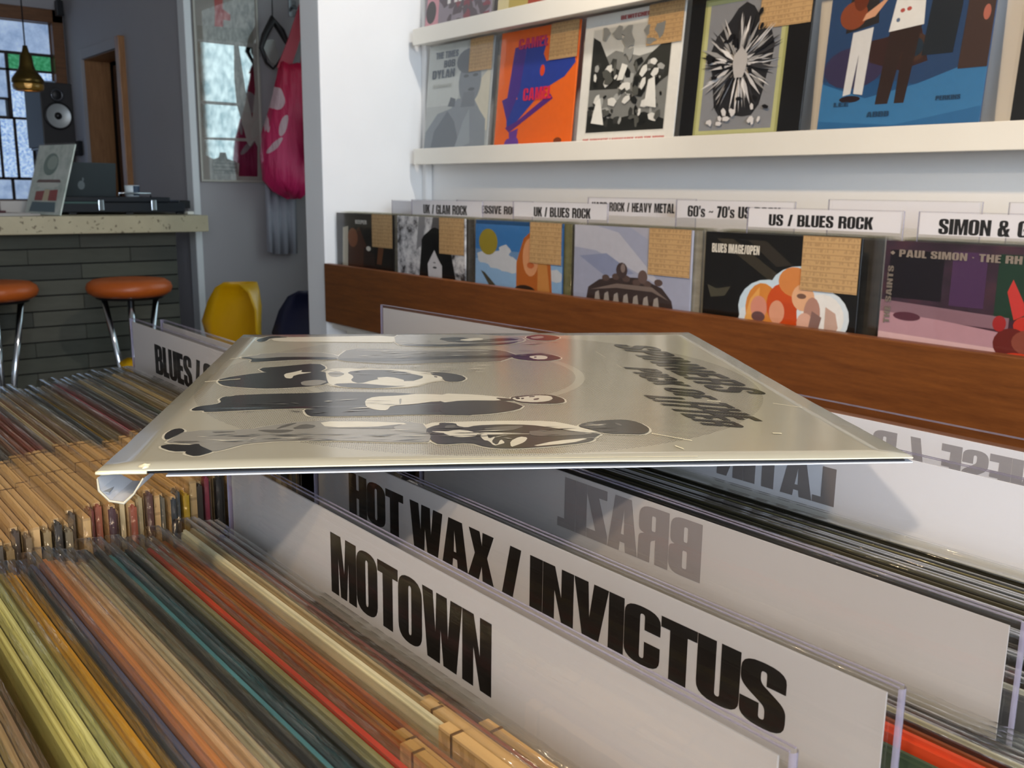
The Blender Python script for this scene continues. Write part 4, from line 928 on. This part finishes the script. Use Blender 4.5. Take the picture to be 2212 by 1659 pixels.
sign('sign reading HARD ROCK / HEAVY METAL', -1.573, -1.262, 1.50, -.049, -.011, 'HARD ROCK / HEAVY METAL', -1.560, -.0405, .0195, .242)
sign('sign reading 60s ~ 70s US ROCK', -1.280, -1.005, 1.462, -.047, -.0125, "60's ~ 70's US ROCK", -1.250, -.0445, .0215, .215)
sign('large sign reading US / BLUES ROCK', -1.051, -.761, 1.389, -.0560, -.0225, 'US / BLUES ROCK', -1.006, -.0525, .0195, .195)
sign('large white sign with an ampersand, at the right edge', -.736, -.425, 1.387, -.0560, -.0225, 'SIMON & GARFUNKEL', -.704, -.0545, .0225, .250)
sign('blank clear sign behind the US / BLUES ROCK one', -.976, -.705, 1.52, -.05, -.0075, None, 0, 0, .02, .1, ph=.045)
sign('blank clear sign at the right edge of the wall bin', -.660, -.350, 1.51, -.05, -.0075, None, 0, 0, .02, .1, ph=.045)
# ------------------------------------------------------------------ the bar
M_STONE = None
def bar():
    global M_STONE
    m, nt, b = base_mat('terrazzo_top')
    n1 = nt.noise(9, 4); n2 = nt.noise(70, 2, .5)
    spots = nt.math('LESS_THAN', n2, .33)
    base = nt.mix(n1, lin('#a5987c'), lin('#c6b998'))
    nt.l.new(nt.mix(nt.math('MULTIPLY', spots, .75), base, lin('#4c3b26')), b.inputs['Base Color']); b.inputs['Roughness'].default_value = .45
    M_STONE = m
    t = thing('stone_worktop', 'thick speckled cream stone bar top', 'worktop', (0, 0, 0))
    boxobj('slab', (-5.10, -4.25, -1.2, 1.688, Zr(-.196), Zr(-.123)), m, t, .004)
    # brick front, course by course
    bt = thing('brick_bar', 'dark grey brick front of the bar', 'bar', (0, 0, 0))
    boxobj('core', (-4.60, -4.392, -1.2, 1.585, 0, Zr(-.197)), pm('mortar', '#12110f', .9, vary=.2), bt)
    mats = [pm('brick_grey_%d' % k, c, .85, 0, .2, vary=.15, vscale=10, stretch=(1, 1, 6), bump=.3, bscale=60) for k, c in enumerate(('#56564c', '#515148', '#5c5a50', '#4d4d46'))]
    ms = []
    for mm in mats:
        q = new_bm(); box(q, -.02, .008, 0, .4185, 0, .061); bevel_all(q, .002, 1); ms.append(me_of('brick', q, mm))
    hs = []
    for mm in mats:
        q = new_bm(); box(q, -.02, .008, 0, .2085, 0, .061); bevel_all(q, .002, 1); hs.append(me_of('brick', q, mm))
    z = Zr(-.197) - .064; row = 0; rg = random.Random(5)
    while z > .02:
        y1 = 1.585
        if row % 2: 
            link('brick', rg.choice(hs), bt, (-4.392 + rg.uniform(-.001, .0015), y1 - .2085, z)); y1 -= .21
        while y1 > -.2:
            link('brick', rg.choice(ms), bt, (-4.392 + rg.uniform(-.001, .0015), y1 - .4185, z)); y1 -= .42
        z -= .066; row += 1
bar()
M_VINYL = pm('orange_vinyl', '#b4561c', .38, 0, .5, vary=.06, vscale=6)
def stool(x, y_, label):
    t = thing('bar_stool', label, 'stool', (x, y_, 0), group='orange bar stools', rz=.5)
    zc = Zr(-.40)
    q = new_bm(); lathe(q, [(0, zc + .034), (.10, zc + .034), (.14, zc + .030), (.16, zc + .016), (.166, zc - .002), (.16, zc - .02), (.14, zc - .034), (0, zc - .036)], 40); obj('seat', q, M_VINYL, t)
    q = new_bm(); lathe(q, [(.13, zc - .033), (.13, zc - .045), (0, zc - .045)], 32); obj('seat_plate', q, M_BLACK, t)
    for k in range(4):
        a = PI / 4 + k * PI / 2
        q = new_bm(); tube(q, [(.10 * math.cos(a), .10 * math.sin(a), zc - .043), (.045 * math.cos(a), .045 * math.sin(a), .36), (.055 * math.cos(a), .055 * math.sin(a), .30), (.19 * math.cos(a), .19 * math.sin(a), 0)], .0125, 12)
        obj('leg', q, M_CHROME, t)
    q = new_bm(); tube(q, [(.128 * math.cos(2 * PI * k / 28), .128 * math.sin(2 * PI * k / 28), .14) for k in range(28)], .009, 8, closed=True); obj('foot_ring', q, M_CHROME, t)
stool(-3.985, 1.238, 'orange round bar stool whole in view before the bar')
stool(-4.11, .757, 'orange round bar stool cut by the left edge')

# ------------------------------------------------------------------ shell chairs
def shell_chair(label, x, y_, rz, col, s=1.0):
    t = thing('shell_chair', label, 'chair', (x, y_, 0), rz=rz)
    q = new_bm(); rows = []
    prof = [(-.21, .43), (-.16, .445), (0, .425), (.13, .42), (.19, .45), (.22, .52), (.24, .60), (.255, .68), (.262, .735), (.264, .76)]
    wid = [.19, .21, .22, .22, .225, .225, .215, .185, .13, .06]
    n = 12
    for th in (0, .008):
        R = []
        for (px_, pz), w in zip(prof, wid):
            r = []
            for k in range(n + 1):
                s_ = -1 + 2 * k / n; bend = s_ * s_
                inback = max(0, min(1, (pz - .43) / .15))
                r.append(q.verts.new((px_ - bend * .10 * inback + th * inback, s_ * w, pz + bend * .05 * (1 - inback) - th * (1 - inback))))
            R.append(r)
        rows.append(R)
    for R in rows:
        for a, b_ in zip(R, R[1:]):
            for k in range(n):
                f = q.faces.new((a[k], a[k + 1], b_[k + 1], b_[k])); f.smooth = True
    A, B = rows
    for i in range(len(A) - 1):
        q.faces.new((A[i][0], A[i + 1][0], B[i + 1][0], B[i][0])); q.faces.new((A[i][n], A[i + 1][n], B[i + 1][n], B[i][n]))
    for k in range(n):
        q.faces.new((A[0][k], A[0][k + 1], B[0][k + 1], B[0][k])); q.faces.new((A[-1][k], A[-1][k + 1], B[-1][k + 1], B[-1][k]))
    sh = obj('shell', q, pm('shell_' + col[1:], col, .35, 0, .5, vary=.04), t)
    sh.scale = (1, 1, 1.04)
    for sx in (-1, 1):
        for sy in (-1, 1):
            q = new_bm(); tube(q, [(.02 + sx * .12, sy * .12, .42), (.02 + sx * .2, sy * .2, 0)], [.011, .008], 8); obj('leg', q, M_CHROME, t)
shell_chair('yellow moulded shell chair in front of the picture wall', -3.50, 1.31, math.radians(95), '#d9a400')
shell_chair('navy shell chair half hidden by the white stub wall', -3.05, 1.40, math.radians(95), '#23263f')

# ------------------------------------------------------------------ things on the bar
ZB = Zr(-.1228)
def bar_things():
    # album on a small easel
    t = thing('easel_album', 'pale album propped on an easel on the bar', 'record album', (-4.43, 1.035, ZB), rz=math.radians(-77 + 90), rot=None)
    lean = math.radians(17)
    t.rotation_euler = (-lean, 0, math.radians(13))
    W = .305
    art = m_scene('pale_green_print', [(.3, '#a9b8ab'), (.5, '#d6ded2'), (.7, '#eef1e8')], 14)
    boxobj('jacket', (-W / 2, W / 2, 0, .005, .002, .002 + W), art, t, .001)
    q = new_bm(); cols = ['#a33c34', '#d8c9a0', '#557078', '#7a5a52', '#e6e8dc']
    for c, pts in (('#a33c34', [(.2, .2), (.2, .33), (.8, .36), (.82, .2)]), ('#d8c9a0', [(.42, .2), (.44, .36), (.58, .36), (.58, .2)]), ('#557078', [(.12, .04), (.15, .18), (.8, .18), (.84, .04)]), ('#7a5a52', [(.15, .46), (.2, .5), (.8, .5), (.84, .46)]), ('#e6e8dc', oval(.5, .42, .3, .04)), ('#7f9488', oval(.46, .72, .2, .16)), ('#aebcae', oval(.5, .74, .14, .1))):
        if c not in cols: cols.append(c)
        poly(q, pts, (), lambda x, y_: (-W / 2 + x * W, -.0008 - .0001 * cols.index(c), .002 + y_ * W), cols.index(c))
    obj('cover_print', q, [ink(c) for c in cols], t)
    q = new_bm(); box(q, -W / 2 - .003, W / 2 + .003, -.003, -.0025, 0, W + .008); obj('plastic_sleeve', q, M_PLASTIC_FLAT, t)
    q = new_bm(); box(q, -.01, .01, .006, .012, .02, .24); obj('easel_strut', q, M_SHELF, t)
    # laptop, lid towards us
    t = thing('laptop', 'open dark grey laptop on the bar seen from behind its lid', 'laptop', (-4.83, 1.317, ZB), rz=math.radians(4))
    boxobj('base', (-.22, 0, -.15, .15, .004, .016), pm('laptop_grey', '#3f4446', .4, .6, vary=.05), t, .003)
    lid = boxobj('lid', (-.006, 0, -.15, .15, 0, .215), pm('laptop_lid', '#43494b', .4, .4, vary=.05), t, .002, loc=(.002, 0, .018), rot=(0, math.radians(8), 0))
    q = new_bm(); poly(q, oval(-.012, .11, .016, .021, 16), (), lambda x, y_: (.0008, x, y_)); poly(q, oval(-.004, .137, .004, .009, 8), (), lambda x, y_: (.0008, x, y_)); obj('logo_mark', q, pm('lid_logo', '#8f9698', .3, .5), lid)
    # turntable flight case
    t = thing('turntable_case', 'low black turntable case with silver latches on the bar', 'case', (-4.44, 1.39, ZB))
    blk = pm('case_black', '#12151c', .45, 0, .4, vary=.2, vscale=12)
    boxobj('case_body', (-.36, 0, -.27, .265, .010, .052), blk, t, .004)
    boxobj('case_lid', (-.36, -.004, -.27, .20, .053, .076), blk, t, .006)
    boxobj('tone_arm_end', (-.20, -.05, .255, .31, .026, .062), M_BLACK, t, .003)
    for yy in (-.12, .11): boxobj('latch', (-.001, .006, yy, yy + .022, .018, .064), M_CHROME, t, .002)
    q = new_bm(); tube(q, [(-.03, -.02, .074), (-.03, -.02, .094), (-.03, .12, .094), (-.03, .12, .074)], .004, 8); obj('carry_handle', q, M_CHROME, t)
    for yy in (-.24, 0, .23):
        boxobj('foot', (-.03, -.005, yy, yy + .03, 0, .010), M_BLACK, t, .001)
    boxobj('front_strip', (-.002, .0015, -.26, -.10, .048, .056), pm('case_edge_green', '#3c5550', .4), t, .0005)
    # tumbler standing on the case
    t = thing('tumbler', 'small white and blue tumbler on top of the turntable case', 'cup', (-4.55, 1.455, ZB + .0765))
    q = new_bm(); lathe(q, [(0, .002), (.030, .002), (.033, .052), (.0315, .052), (.0285, .006), (0, .006)], 28); c_ = obj('cup', q, pm('cup_white', '#dfe8ec', .25, vary=.03), t)
    q = new_bm()
    R = [[q.verts.new((.0335 * math.cos(a) * (.92 if z_ < .02 else .99), .0335 * math.sin(a) * (.92 if z_ < .02 else .99), z_)) for a in [math.radians(-10 + 10 * k) for k in range(11)]] for z_ in (.006, .050)]
    for k in range(10): q.faces.new((R[0][k], R[0][k + 1], R[1][k + 1], R[1][k]))
    obj('blue_panel', q, pm('cup_blue', '#36465c', .3), c_)
    # papers and books at the left of the bar
    t = thing('paper_stack', 'loose white papers with a dark red booklet at the left of the bar', 'papers', (-4.46, .90, ZB), rz=.2)
    boxobj('paper', (-.1, .1, -.15, .10, 0, .006), M_PAPER_DIM, t); boxobj('paper', (-.11, .08, -.14, .06, .0065, .010), M_PAPER_DIM, t, rot=(0, 0, .2))
    boxobj('booklet', (-.08, .06, -.12, -.02, .0105, .020), pm('booklet_red', '#4b1f26', .5), t, .001)
    t = thing('white_box', 'white box with a dark end standing on the bar by the easel album', 'box', (-4.74, .99, ZB))
    boxobj('carton', (-.06, .06, -.06, .06, 0, .055), M_PAPER_DIM, t, .002); boxobj('dark_end', (-.061, .061, .06, .085, 0, .05), M_BLACK, t, .002)
    t = thing('white_adapter', 'small white adapter at the right end of the bar', 'adapter', (-4.40, 1.66, ZB))
    boxobj('adapter_body', (-.03, .01, -.012, .018, 0, .014), M_SHELF, t, .003)
bar_things()

# ------------------------------------------------------------------ loudspeaker on a shelf behind the bar
def speaker():
    t = thing('loudspeaker', 'black bookshelf loudspeaker with a silver cone beside the window', 'loudspeaker', (-5.60, 1.43, Zr(.20)), rz=math.radians(4))
    boxobj('cabinet', (-.26, 0, -.082, .082, 0, .335), pm('speaker_black', '#171214', .5, vary=.15), t, .004)
    def disc(nm, z, prof, m, parent):
        q = new_bm(); lathe(q, prof, 36); return obj(nm, q, m, parent, (.009, 0, z), (0, PI / 2, 0))
    ring = disc('woofer_surround', .165, [(.072, 0), (.072, .004), (.064, .005), (.06, .001)], M_BLACK, t)
    disc('woofer_cone', .165, [(.062, .003), (.05, -.001), (.03, -.006), (.018, -.006)], pm('silver_cone', '#a3a6a6', .4, .3, vary=.05), t)
    disc('phase_plug', .165, [(.019, -.005), (.014, .002), (.006, .006), (0, .007)], M_BLACK, t)
    disc('tweeter_ring', .272, [(.034, 0), (.034, .004), (.024, .004), (.022, .001)], pm('tweeter_ring', '#4c4c50', .3, .6), t)
    disc('tweeter_dome', .272, [(.021, .001), (.012, .003), (0, .004)], M_BLACK, t)
    s = thing('speaker_stand', 'black stand under the loudspeaker, hidden behind the bar', 'stand', (-5.73, 1.43, 0))
    boxobj('top_plate', (-.12, .12, -.09, .09, Zr(.188), Zr(.199)), M_BLACK, s, .002)
    q = new_bm(); tube(q, [(0, 0, .02), (0, 0, Zr(.19))], .03, 14); obj('post', q, M_BLACK, s)
    boxobj('base_plate', (-.15, .15, -.13, .13, 0, .02), M_BLACK, s, .003)
    q = new_bm(); box(q, -.05, .05, -.02, .006, -.045, .045); bevel_all(q, .004, 1)
    tag(obj('wall_box', q, M_BLACK, None, (-6.57, 1.79, Zr(.235))), 'small black box on the wall beside the doorway', 'wall box')
    t = thing('ceiling_bracket', 'small dark bracket hanging in the corner above the window', 'bracket', (-6.60, 1.74, 2.62))
    q = new_bm(); tube(q, [(0, 0, 0), (0, 0, -.32), (.02, 0, -.36)], .012, 8); obj('rod', q, M_BLACK, t)
    boxobj('clamp', (-.02, .03, -.02, .02, -.44, -.35), M_BLACK, t, .004)
speaker()

# ------------------------------------------------------------------ pendant lamp over the bar
def pendant():
    t = thing('pendant_lamp', 'brass pendant lamp with a bottle neck hanging over the bar', 'lamp', (-4.70, 1.088, Zr(.405)))
    m, nt, b = base_mat('smoked_brass')
    b.inputs['Base Color'].default_value = lin('#5e4a22'); b.inputs['Metallic'].default_value = .85; b.inputs['Roughness'].default_value = .3
    nt.l.new(nt.mix(nt.noise(20, 3), lin('#3f3217'), lin('#6e5829')), b.inputs['Base Color'])
    q = new_bm(); lathe(q, [(0, .190), (.009, .190), (.014, .165), (.024, .150), (.030, .105), (.036, .088), (.050, .070), (.064, .050), (.066, .035), (.060, .030), (.060, .028)], 36); obj('shade_top', q, m, t)
    amb = pm('amber_glass', '#8a6a2a', .15, .3, .6, vary=.1)
    ab = amb.node_tree.nodes['Principled BSDF']; ab.inputs['Alpha'].default_value = .75
    q = new_bm(); lathe(q, [(.0605, .030), (.0645, .022), (.061, .006), (.050, 0), (.046, .004), (.056, .012), (.058, .028)], 36); obj('shade_rim', q, amb, t)
    bl = pm('bulb_glow', '#ffd9a0', .4); bb = bl.node_tree.nodes['Principled BSDF']; bb.inputs['Emission Color'].default_value = lin('#ffca80'); bb.inputs['Emission Strength'].default_value = 6
    q = new_bm(); lathe(q, [(0, .05), (.012, .045), (.016, .03), (.012, .016), (0, .012)], 16); obj('bulb', q, bl, t)
    q = new_bm(); tube(q, [(0, 0, .19), (0, 0, 2.62 - Zr(.405))], .003, 6); obj('cord', q, M_BLACK, t)
pendant()

# ------------------------------------------------------------------ hall: picture, bags, oddments
def hall():
    t = thing('framed_picture', 'tall framed print with mirror patches imitating window reflections in its glass', 'picture', (-4.638, 1.812, Zr(.028)))
    W, Hh = .325, 1.00
    fm = pm('pale_frame', '#b9b2a6', .4, .2, vary=.05)
    for n_, e in (('frame_side', (0, .02, 0, .010, 0, Hh)), ('frame_side', (0, .02, W - .010, W, 0, Hh)), ('frame_end', (0, .02, .010, W - .010, 0, .010)), ('frame_end', (0, .02, .010, W - .010, Hh - .010, Hh))):
        boxobj(n_, e, fm, t, .002)
    boxobj('print_sheet', (.004, .008, .010, W - .010, .010, Hh - .010), pm('print_paper', '#9d958c', .7, vary=.04), t)
    mir, nt, b = base_mat('glass_glare'); b.inputs['Base Color'].default_value = lin('#c9cfd0'); b.inputs['Metallic'].default_value = 1; b.inputs['Roughness'].default_value = .06  # mirror metal imitates window reflections in glass over dark print
    nt.l.new(nt.bump(nt.noise(30, 3), .05, .001), b.inputs['Normal'])
    q = new_bm()
    sh = [(0, [(.03, .38), (.03, .655), (.62, .655), (.60, .50), (.62, .38)]), (0, [(.04, .205), (.03, .365), (.63, .365), (.72, .26), (.76, .21)]), (0, [(.70, .655), (.93, .655), (.95, .45), (.88, .31), (.78, .45)]),
          (0, [(.05, .195), (.06, .12), (.2, .10), (.34, .12), (.5, .09), (.62, .085), (.60, .02), (.93, .02), (.95, .17), (.90, .20), (.82, .17), (.76, .195)]),
          (1, [(.3, .68), (.33, .80), (.32, .99), (.5, .99), (.46, .82), (.58, .80), (.58, .77), (.46, .77), (.44, .68)]), (2, [(.2, .88), (.27, .92), (.25, .97), (.29, .95), (.3, .88)]), (3, [(0.03, .668), (.03, .73), (.95, .745), (.95, .675)]),
          (4, [(.16, .07), (.18, .10), (.28, .11), (.30, .135), (.40, .135), (.42, .105), (.58, .09), (.60, .03), (.18, .03)])]
    for k in range(3): sh.append((5, [(.18, .045 + k * .018), (.18, .050 + k * .018), (.57, .047 + k * .018), (.57, .042 + k * .018)]))
    for i, (c, p) in enumerate(sh): poly(q, p, (), lambda x, y_: (.0082 + (.0004 if c > 3 else 0) + i * .00002, .010 + x * (W - .02), .010 + y_ * (Hh - .02)), c)
    obj('print', q, [mir, ink('#b5514c'), ink('#8a7a7a'), ink('#8c857a'), ink('#7d756c'), ink('#57504a')], t)
    boxobj('glass', (.0125, .0135, .010, W - .010, .010, Hh - .010), M_GLASS, t)

    # pink carrier bag with white print, hanging by its handles from a hook
    m, nt, b = base_mat('pink_bag_plastic')
    sp = nt.node('ShaderNodeSeparateXYZ'); nt.l.new(nt.coord(), sp.inputs[0])
    def ell(cy, cz, ry, rz, rot=0):
        dy = nt.math('SUBTRACT', sp.outputs[1], cy); dz = nt.math('SUBTRACT', sp.outputs[2], cz)
        c, s = math.cos(rot), math.sin(rot)
        a = nt.math('DIVIDE', nt.math('ADD', nt.math('MULTIPLY', dy, c), nt.math('MULTIPLY', dz, s)), ry)
        e = nt.math('DIVIDE', nt.math('SUBTRACT', nt.math('MULTIPLY', dz, c), nt.math('MULTIPLY', dy, s)), rz)
        return nt.math('LESS_THAN', nt.math('ADD', nt.math('MULTIPLY', a, a), nt.math('MULTIPLY', e, e)), 1)
    f = ell(-.075, .475, .038, .055)
    for e in ((-.06, .345, .016, .055, -.4), (-.105, .25, .012, .05, -.7), (-.118, .365, .006, .055, -.15)): f = nt.math('MAXIMUM', f, ell(*e))
    nz = nt.noise(9, 4, stretch=(1, 4, .6))
    base = nt.ramp(sp.outputs[2], [(.2, lin('#d62a66')), (.7, lin('#b81034'))])
    nt.l.new(nt.mix(nt.math('MULTIPLY', f, .8), base, lin('#d9c2c4')), b.inputs['Base Color']); b.inputs['Roughness'].default_value = .38
    nt.l.new(nt.bump(nz, .7, .02), b.inputs['Normal'])
    t = thing('carrier_bag', 'bright pink carrier bag with white print hanging by its handles', 'bag', (-4.47, 2.21, Zr(-.045)))
    rings = []
    for z, y0, y1, dx in ((0, -.03, .05, .02), (.035, -.10, .10, .06), (.09, -.148, .115, .085), (.2, -.150, .125, .085), (.30, -.140, .13, .075), (.40, -.105, .135, .06), (.52, -.072, .13, .045), (.60, -.052, .12, .03), (.645, -.045, .115, .02)):
        n = 28
        rings.append([((dx + .012 * math.sin(k * 1.9 + z * 9)) * math.sin(2 * PI * k / n), (y0 + y1) / 2 + (y1 - y0) / 2 * math.cos(2 * PI * k / n) * (1 + .05 * math.sin(k * 2.3 + z * 14)), z + .008 * math.sin(k * 1.3)) for k in range(n)])
    q = new_bm(); loft(q, rings); obj('bag_body', q, m, t)
    red = pm('bag_handle_red', '#a80f2c', .4, vary=.1)
    for y0, ym in ((-.02, .10), (.10, .14)):
        q = new_bm(); yq = y0 * .5 + ym * .5
        loft(q, [[(x_, c_ - w_, z_), (x_, c_ + w_, z_), (x_ + .006, c_ + w_, z_), (x_ + .006, c_ - w_, z_)] for x_, c_, w_, z_ in ((0, y0, .036, .62), (0, yq, .031, .76), (-.008, ym, .022, .93))], smooth=False)
        obj('handle', q, red, t)
    hk = thing('coat_hook', 'coat hook on the hall wall holding the bags', 'hook', (-4.638, 2.33, Zr(.87)))
    q = new_bm(); tube(q, [(0, 0, .03), (.10, 0, .0), (.17, 0, .0), (.185, 0, .03)], .008, 8); obj('prong', q, M_CHROME, hk)
    boxobj('plate', (0, .008, -.02, .02, -.02, .06), M_CHROME, hk, .002)
    # lime bag behind
    t = thing('lime_bag', 'small lime green bag half hidden by the stub wall', 'bag', (-4.29, 2.34, Zr(.10)))
    rings = []
    for z, y0, y1, dx in ((0, -.04, .06, .03), (.03, -.085, .09, .05), (.12, -.095, .10, .055), (.22, -.085, .10, .045), (.30, -.05, .09, .02)):
        rings.append([(dx * math.sin(2 * PI * k / 20), (y0 + y1) / 2 + (y1 - y0) / 2 * math.cos(2 * PI * k / 20), z + .004 * math.sin(k * 2.1)) for k in range(20)])
    q = new_bm(); loft(q, rings); obj('bag_body', q, pm('lime_fabric', '#a8b820', .6, vary=.08), t)
    q = new_bm(); tube(q, [(0, -.03, .29), (-.03, -.05, .50), (-.15, -.03, .775), (-.15, -.01, .775), (-.03, .05, .5), (0, .06, .29)], .006, 6); obj('strap', q, pm('lime_strap', '#8fa018', .6), t)
    # black looped strap hung on a cord
    t = thing('looped_strap', 'black looped strap hanging on a cord by the pink bag', 'strap', (-4.56, 2.19, Zr(.86)))
    q = new_bm(); P = [(0, -.005, -.05), (.01, -.055, -.13), (.01, -.075, -.19), (0, -.045, -.255), (0, -.012, -.28), (0, .02, -.25), (.01, .075, -.17), (.01, .035, -.10)]
    tube(q, P, [.022, .016, .012, .007, .006, .007, .014, .018], 10, closed=True); obj('loop', q, pm('black_strap', '#1d1719', .5, vary=.1), t)
    q = new_bm(); tube(q, [(0, -.005, -.05), (0, -.003, .1), (-.01, 0, .3)], .003, 6); obj('cord', q, M_BLACK, t)
    q = new_bm(); loft(q, [[(x_, yy, zz) for yy, zz in ((-.05, -.15), (-.06, -.19), (-.03, -.25), (0, -.26), (.02, -.22), (-.005, -.14))] for x_ in (.004, .008)], smooth=False)
    obj('clear_insert', q, pm('grey_insert', '#9a9690', .3), t)
    q = new_bm(); tube(q, [(-4.632, 2.135, Zr(1.2)), (-4.632, 2.138, Zr(.9)), (-4.630, 2.142, Zr(.64))], .003, 6)
    tag(obj('wall_cable', q, pm('cord_grey', '#6a6660', .6), None), 'thin grey cord running down beside the framed picture', 'cable')
    q = new_bm(); n = 14; F, Bk = [], []
    for i in range(n + 1):
        yy = 2.125 + .17 * i / n; dx = .012 * math.sin(i * 1.7)
        F.append([q.verts.new((-4.575 + dx, yy, Zr(.03))), q.verts.new((-4.572 + dx * 1.3, yy - .004, Zr(-.32 - (.012 if i > 1 else 0))))]); Bk.append([q.verts.new((-4.590 + dx, yy, Zr(.03))), q.verts.new((-4.587 + dx * 1.3, yy - .004, Zr(-.32 - (.012 if i > 1 else 0))))])
    for i in range(n):
        for S_ in (F, Bk):
            f = q.faces.new((S_[i][0], S_[i + 1][0], S_[i + 1][1], S_[i][1])); f.smooth = True
        q.faces.new((F[i][1], F[i + 1][1], Bk[i + 1][1], Bk[i][1])); q.faces.new((F[i][0], F[i + 1][0], Bk[i + 1][0], Bk[i][0]))
    for i in (0, n): q.faces.new((F[i][0], F[i][1], Bk[i][1], Bk[i][0]))
    tag(obj('hanging_cloth', q, pm('grey_cloth', '#a9a9b2', .85, vary=.06), None), 'pale grey cloth hanging below the pink bag', 'cloth')
hall()
